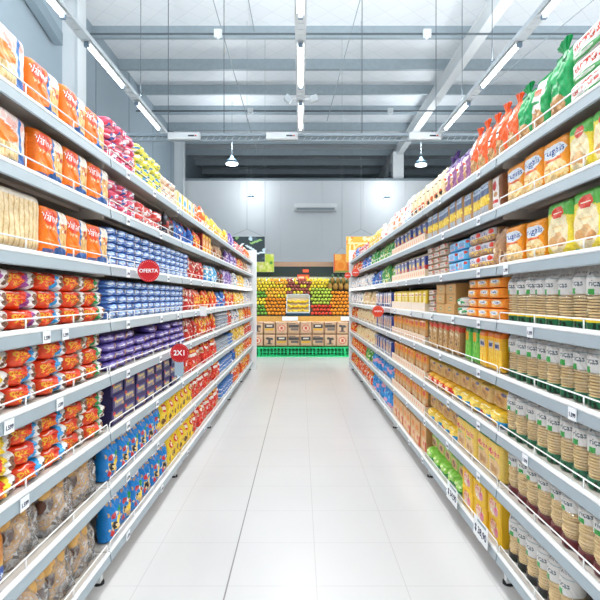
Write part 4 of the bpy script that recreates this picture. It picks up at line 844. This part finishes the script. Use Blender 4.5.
top_r = [0, 1, 2, 1, 0, 2, 3, 3]; bot_r = [3, 0, 2, 0, 2, 3, 1, 1]
for r in range(2):
    for i in range(-3, 11):
        x = -.655+i*.2555; kx = ((bot_r, top_r)[r])[i % 8]
        o = link('paper_sack', sm_[kx], None, (x, Y0+.09+rnd.uniform(0, .01), .205+r*.262)); tag(o, 'brown paper sack with %s, %s in the %s row' % (sa[kx][0], ordn(i+4), ('lower', 'upper')[r]), 'paper sack', 'brown paper sacks')
# fruit
def fruit_mesh(nm, col, sx=1, sz=1):
    pr = [(0.001, -1)]+[(math.sin(PI*i/7), -math.cos(PI*i/7)) for i in range(1, 7)]+[(0.001, .93)]
    return MB().lathe([(r*sx, z*sz) for r, z in pr], 10).mesh(nm, mat(nm+'_skin', col, .4, noise=.12, nscale=8), True)
FR = {'orange': ('orange', fruit_mesh('orange', '#fb9a1e'), 'ripe orange'), 'lemon': ('lemon', fruit_mesh('lemon', '#ffe038', .9, 1.1), 'yellow lemon'), 'apple': ('green_apple', fruit_mesh('green_apple', '#b9d24c'), 'green apple'),
      'tomato': ('tomato', fruit_mesh('tomato', '#e2452a'), 'red tomato'), 'kiwi': ('plum', fruit_mesh('plum', '#a8564c'), 'reddish plum'), 'lime': ('lime', fruit_mesh('lime', '#6fae3c'), 'green lime'), 'mango': ('mango', fruit_mesh('mango', '#ffbb33', 1, 1.1), 'golden mango')}
def zone(px, py):
    if px < 266: return 'lime' if (py > 292 and py < 297) else ('lemon' if py < 305 else 'lime')
    if px < 287: return ('mango' if (px*7.3+py*3.1) % 5 > 1.6 else 'lemon') if py < 299 else 'orange'
    if px < 311: return ('kiwi' if (px*5.7+py*2.3) % 4 > 1 else 'lemon') if py < 295 else None
    if px < 331: return 'lemon' if py < 289 else ('apple' if py < 304 else 'tomato')
    if py < 292: return None
    return 'orange'
fc = {}
zn = {'lower': 0}
for j in range(11):
    t = j/10; yy = Y0+.11+.82*t; zz = .899+.74*t
    for i in range(-20, 22):
        x = (i+(.5 if j % 2 else 0))*.076+.02
        px = 300.6+x*508/yy; py = 297-(zz-1.25)*508/yy
        if not (249 < px < 356): continue
        zk = zone(px, py)
        if zk is None: continue
        nm, me, ds = FR[zk]; fc[zk] = fc.get(zk, 0)+1
        o = link(nm, me, None, (x+rnd.uniform(-.004, .004), yy, zz+rnd.uniform(-.004, .006)), (rnd.uniform(-.5, .5), rnd.uniform(-.5, .5), rnd.uniform(0, 6)), (.036,)*3)
        
        tag(o, '%s on the produce slope, row %d from the rail, column %d from left' % (ds, j+1, i+21), zk if zk not in ('kiwi', 'apple') else {'kiwi': 'plum', 'apple': 'apple'}[zk], '%ss on the produce stand' % nm.replace('_', ' '))
# banana crate in the centre
SA = math.atan2(.78, .895)
def onslope(x, d, up):      # d metres up the slope from the rail
    return (x, Y0+.055+d*math.cos(SA)-up*math.sin(SA), .82+d*math.sin(SA)+up*math.cos(SA))
x = (298-300.6)*Y0/508
bc = empty('banana_box', onslope(x, .05, .004), (SA, 0, 0)); tag(bc, 'white and blue open box of bananas in the middle', 'fruit box')
link('box_wall', MB().box(-.25, 0, 0, .25, .012, .1).box(-.25, .012, 0, -.235, .56, .1).box(.235, .012, 0, .25, .56, .1).box(-.235, .548, 0, .235, .56, .12).mesh('box_wall', mat('white_card', '#d9e2e6', .6)), bc)
link('blue_band', MB().box(-.252, -.004, .0, .252, -.0002, .07).mesh('blue_band', mat('blue_card', '#3a6f96', .6)), bc)
link('box_base', MB().box(-.235, .012, .002, .235, .548, .012).mesh('box_base', mat('brown_card', '#c9b08c', .7)), bc)
pts = [(.08*math.sin(t), 0, .08*(1-math.cos(t))) for t in [(-1+i/4) for i in range(9)]]
bmesh_ = MB().tube([(p[0]*1.15, p[1], p[2]) for p in pts], .024, 8).mesh('banana', mat('banana_skin', '#f4cf2a', .5, noise=.1), True)
for i in range(12):
    tx = -.15+.1*(i % 4)+rnd.uniform(-.01, .01); ty = .12+.15*(i//4)
    tag(link('banana', bmesh_, None, onslope(x+tx, ty, .062), (SA+rnd.uniform(-.2, .2), rnd.uniform(-.2, .2), rnd.uniform(-.9, .9))), 'yellow banana lying in the open fruit box, %s in the %s row' % (ordn(i % 4+1), ('lower', 'middle', 'upper')[i//4]), 'banana', 'bananas in the box')
# pineapples
body = MB().lathe([(.02, 0), (.045, .015), (.055, .06), (.05, .11), (.03, .14)], 12).mesh('fruit_body', mat('pineapple_skin', '#a8813a', .7, noise=.4, nscale=60), True)
cr = MB()
for i in range(20):
    t = i*2.4; u = .02+.035*(i % 4)/3; h_ = .06+.06*(1-(i % 4)/4)
    cr.v += [(.012*math.cos(t+1.6), .012*math.sin(t+1.6), .13), (-.012*math.cos(t+1.6), -.012*math.sin(t+1.6), .13), (u*math.cos(t), u*math.sin(t), .13+h_), (.004*math.cos(t), .004*math.sin(t), .135)]
    k = len(cr.v)-4; cr.f += [(k, k+1, k+2), (k+1, k+3, k+2), (k+3, k, k+2)]
crm = cr.mesh('leaf_crown', mat('pineapple_leaf', '#3f7550', .6, noise=.2), False)
for j in range(2):
    for i in range(6):
        o = link('pineapple', None, None, onslope(.66+i*.122+j*.06, .88+.2*j, .02), (.05, rnd.uniform(-.05, .05), 0)); tag(o, 'pineapple with leafy crown, %s from left in the %s row' % (ordn(i+1), ('front', 'back')[j]), 'pineapple', 'pineapples on the stand')
        link('fruit_body', body, o); link('leaf_crown', crm, o)
# price cards on the rail and a small header card
for px, w_, nm in ((290, .33, 'wide white price card on the ochre rail below the bananas'), (347, .26, 'white price card on the ochre rail below the oranges')):
    xx = (px-300.6)*Y0/508; tag(link('price_card', MB().box(xx-w_/2, Y0-.012, .755, xx+w_/2, Y0-.002, .84).mesh('price_card', PAPER)), nm, 'price card', 'cards on the produce rail')
ha = A(24, 12, '#e0552f').r(.1, .3, .6, .7, '#f4d8b0').e(.8, .5, .12, .3, '#f2b83a')
tag(link('produce_sign', box_mesh('produce_sign', .27, .13, .012, ha, '#e0552f'), None, (.06, Y0+.92, 1.63)), 'small orange card sign above the plums', 'sign')
# canopy
cn = empty('produce_canopy', (0, 11.85, 0)); tag(cn, 'dark green canopy fascia above the produce stand', 'canopy')
link('fascia', MB().box(-4.2, 0, 1.72, 6.5, .05, 1.96).box(-4.2, .05, 1.9, 6.5, .7, 1.95).mesh('fascia', HOOD), cn)
link('top_trim', MB().box(-4.2, -.02, 1.96, 6.5, .6, 2.07).mesh('top_trim', BRONZE), cn)
for lx in (-2.4, 0, 2.4):
    L_ = bpy.data.lights.new('canopy_light', 'AREA'); L_.shape = 'RECTANGLE'; L_.size = 2.2; L_.size_y = .05; L_.energy = 75; L_.color = (1, .98, .93); link('canopy_light', L_, cn, (lx, -.02, 1.63), (-.6, 0, 0))
link('lamp_strip', MB().box(-4.2, .0, 1.64, 6.5, .08, 1.715).mesh('lamp_strip', mat('strip_steel', '#9fb2bc', .3, .5)), cn)
link('back_board', MB().box(-4.2, .55, 0, 6.5, .6, 1.9).mesh('back_board', mat('produce_back', '#cfc8b4', .6)), cn)
link('canopy_leg', MB().box(-4.2, .5, 0, -4.1, .6, 1.9).box(6.4, .5, 0, 6.5, .6, 1.9).mesh('canopy_leg', BACK), cn)
sg = link('notice_plate', MB().box(-.07, -.012, -.035, .07, 0, .035).mesh('notice_plate', mat('notice_orange', '#e8633c', .5)), None, (.12, 11.845, 1.86)); tag(sg, 'tiny orange notice on the dark green canopy', 'sign')
# hanging signs
def sign(px0, py0, px1, py1, Y, art, lab):
    w_ = (px1-px0)*Y/508; h_ = (py1-py0)*Y/508; x_, _, z_ = P((px0+px1)/2, py1, Y)
    e = empty('hanging_sign', (x_, Y, z_)); tag(e, lab, 'sign', 'hanging produce signs')
    link('picture_board', box_mesh('picture_board', w_, h_, .03, art, '#d8dcdc'), e)
    link('hanging_wire', MB().tube([(-w_/2+.02, 0, h_), (0, 0, h_+.16), (w_/2-.02, 0, h_)], .004, 4).tube([(0, 0, h_+.16), (0, 0, HC-z_-.02)], .004, 4).mesh('hanging_wire', THIN), e)
b = A(40, 30, '#22343a').sp(9, .06, ['#dfe9ea', '#b9d4e0', '#7fae6a', '#3d5560'], seed=3)
for i, (cx, cy, an) in enumerate(((.3, .6, .9), (.6, .55, -.7), (.75, .8, .5), (.2, .25, -.4), (.85, .35, .2), (.5, .2, -.9))):
    m = (np.abs((b.U-cx)*math.sin(an)-(b.V-cy)*math.cos(an)) < .035) & (np.abs((b.U-cx)*math.cos(an)+(b.V-cy)*math.sin(an)) < .17); b.put(m, ('#e8eef0', '#cfdfe8', '#8fbf70')[i % 3])
sign(229, 236.5, 265, 262, 11.0, b, 'large dark hanging sign with white vegetable picture')
b = A(30, 30, '#c4d94a').sp(22, .09, ['#e2e88a', '#8fc23c', '#dfe27a', '#4f9a4a', '#f0f0b0'], seed=4)
sign(256, 254, 274, 272, 11.6, b, 'small lime green hanging sign beside the dark sign')
b = A(40, 34, '#f6b43c').e(.2, .5, .1, .3, '#fbe6b0').e(.2, .5, .06, .22, '#f6a82c').e(.6, .4, .35, .35, '#fbdf9c').e(.6, .4, .3, .3, '#f6a62c').r(0, .72, 1, .76, '#fbe2a4').sp(8, .06, ['#fbe6b0', '#f08a2c'], 0, .7, 1, 1, 5).e(.8, .9, .1, .07, '#fbe6b0')
sign(346, 236.5, 376, 262, 11.0, b, 'large orange hanging sign with fruit slices')
b = A(34, 34, '#f08a2c').e(.45, .4, .3, .3, '#f6a23c').e(.42, .35, .2, .2, '#f28a22').e(.2, .85, .3, .2, '#f4b65a').e(.8, .8, .26, .24, '#f2952c').e(.95, .3, .16, .3, '#e8702a').r(0, 0, 1, .08, '#8a9a3c').r(0, 0, .06, 1, '#d8482c')
sign(333.5, 254, 350.5, 272.5, 11.6, b, 'small hanging sign showing whole oranges')
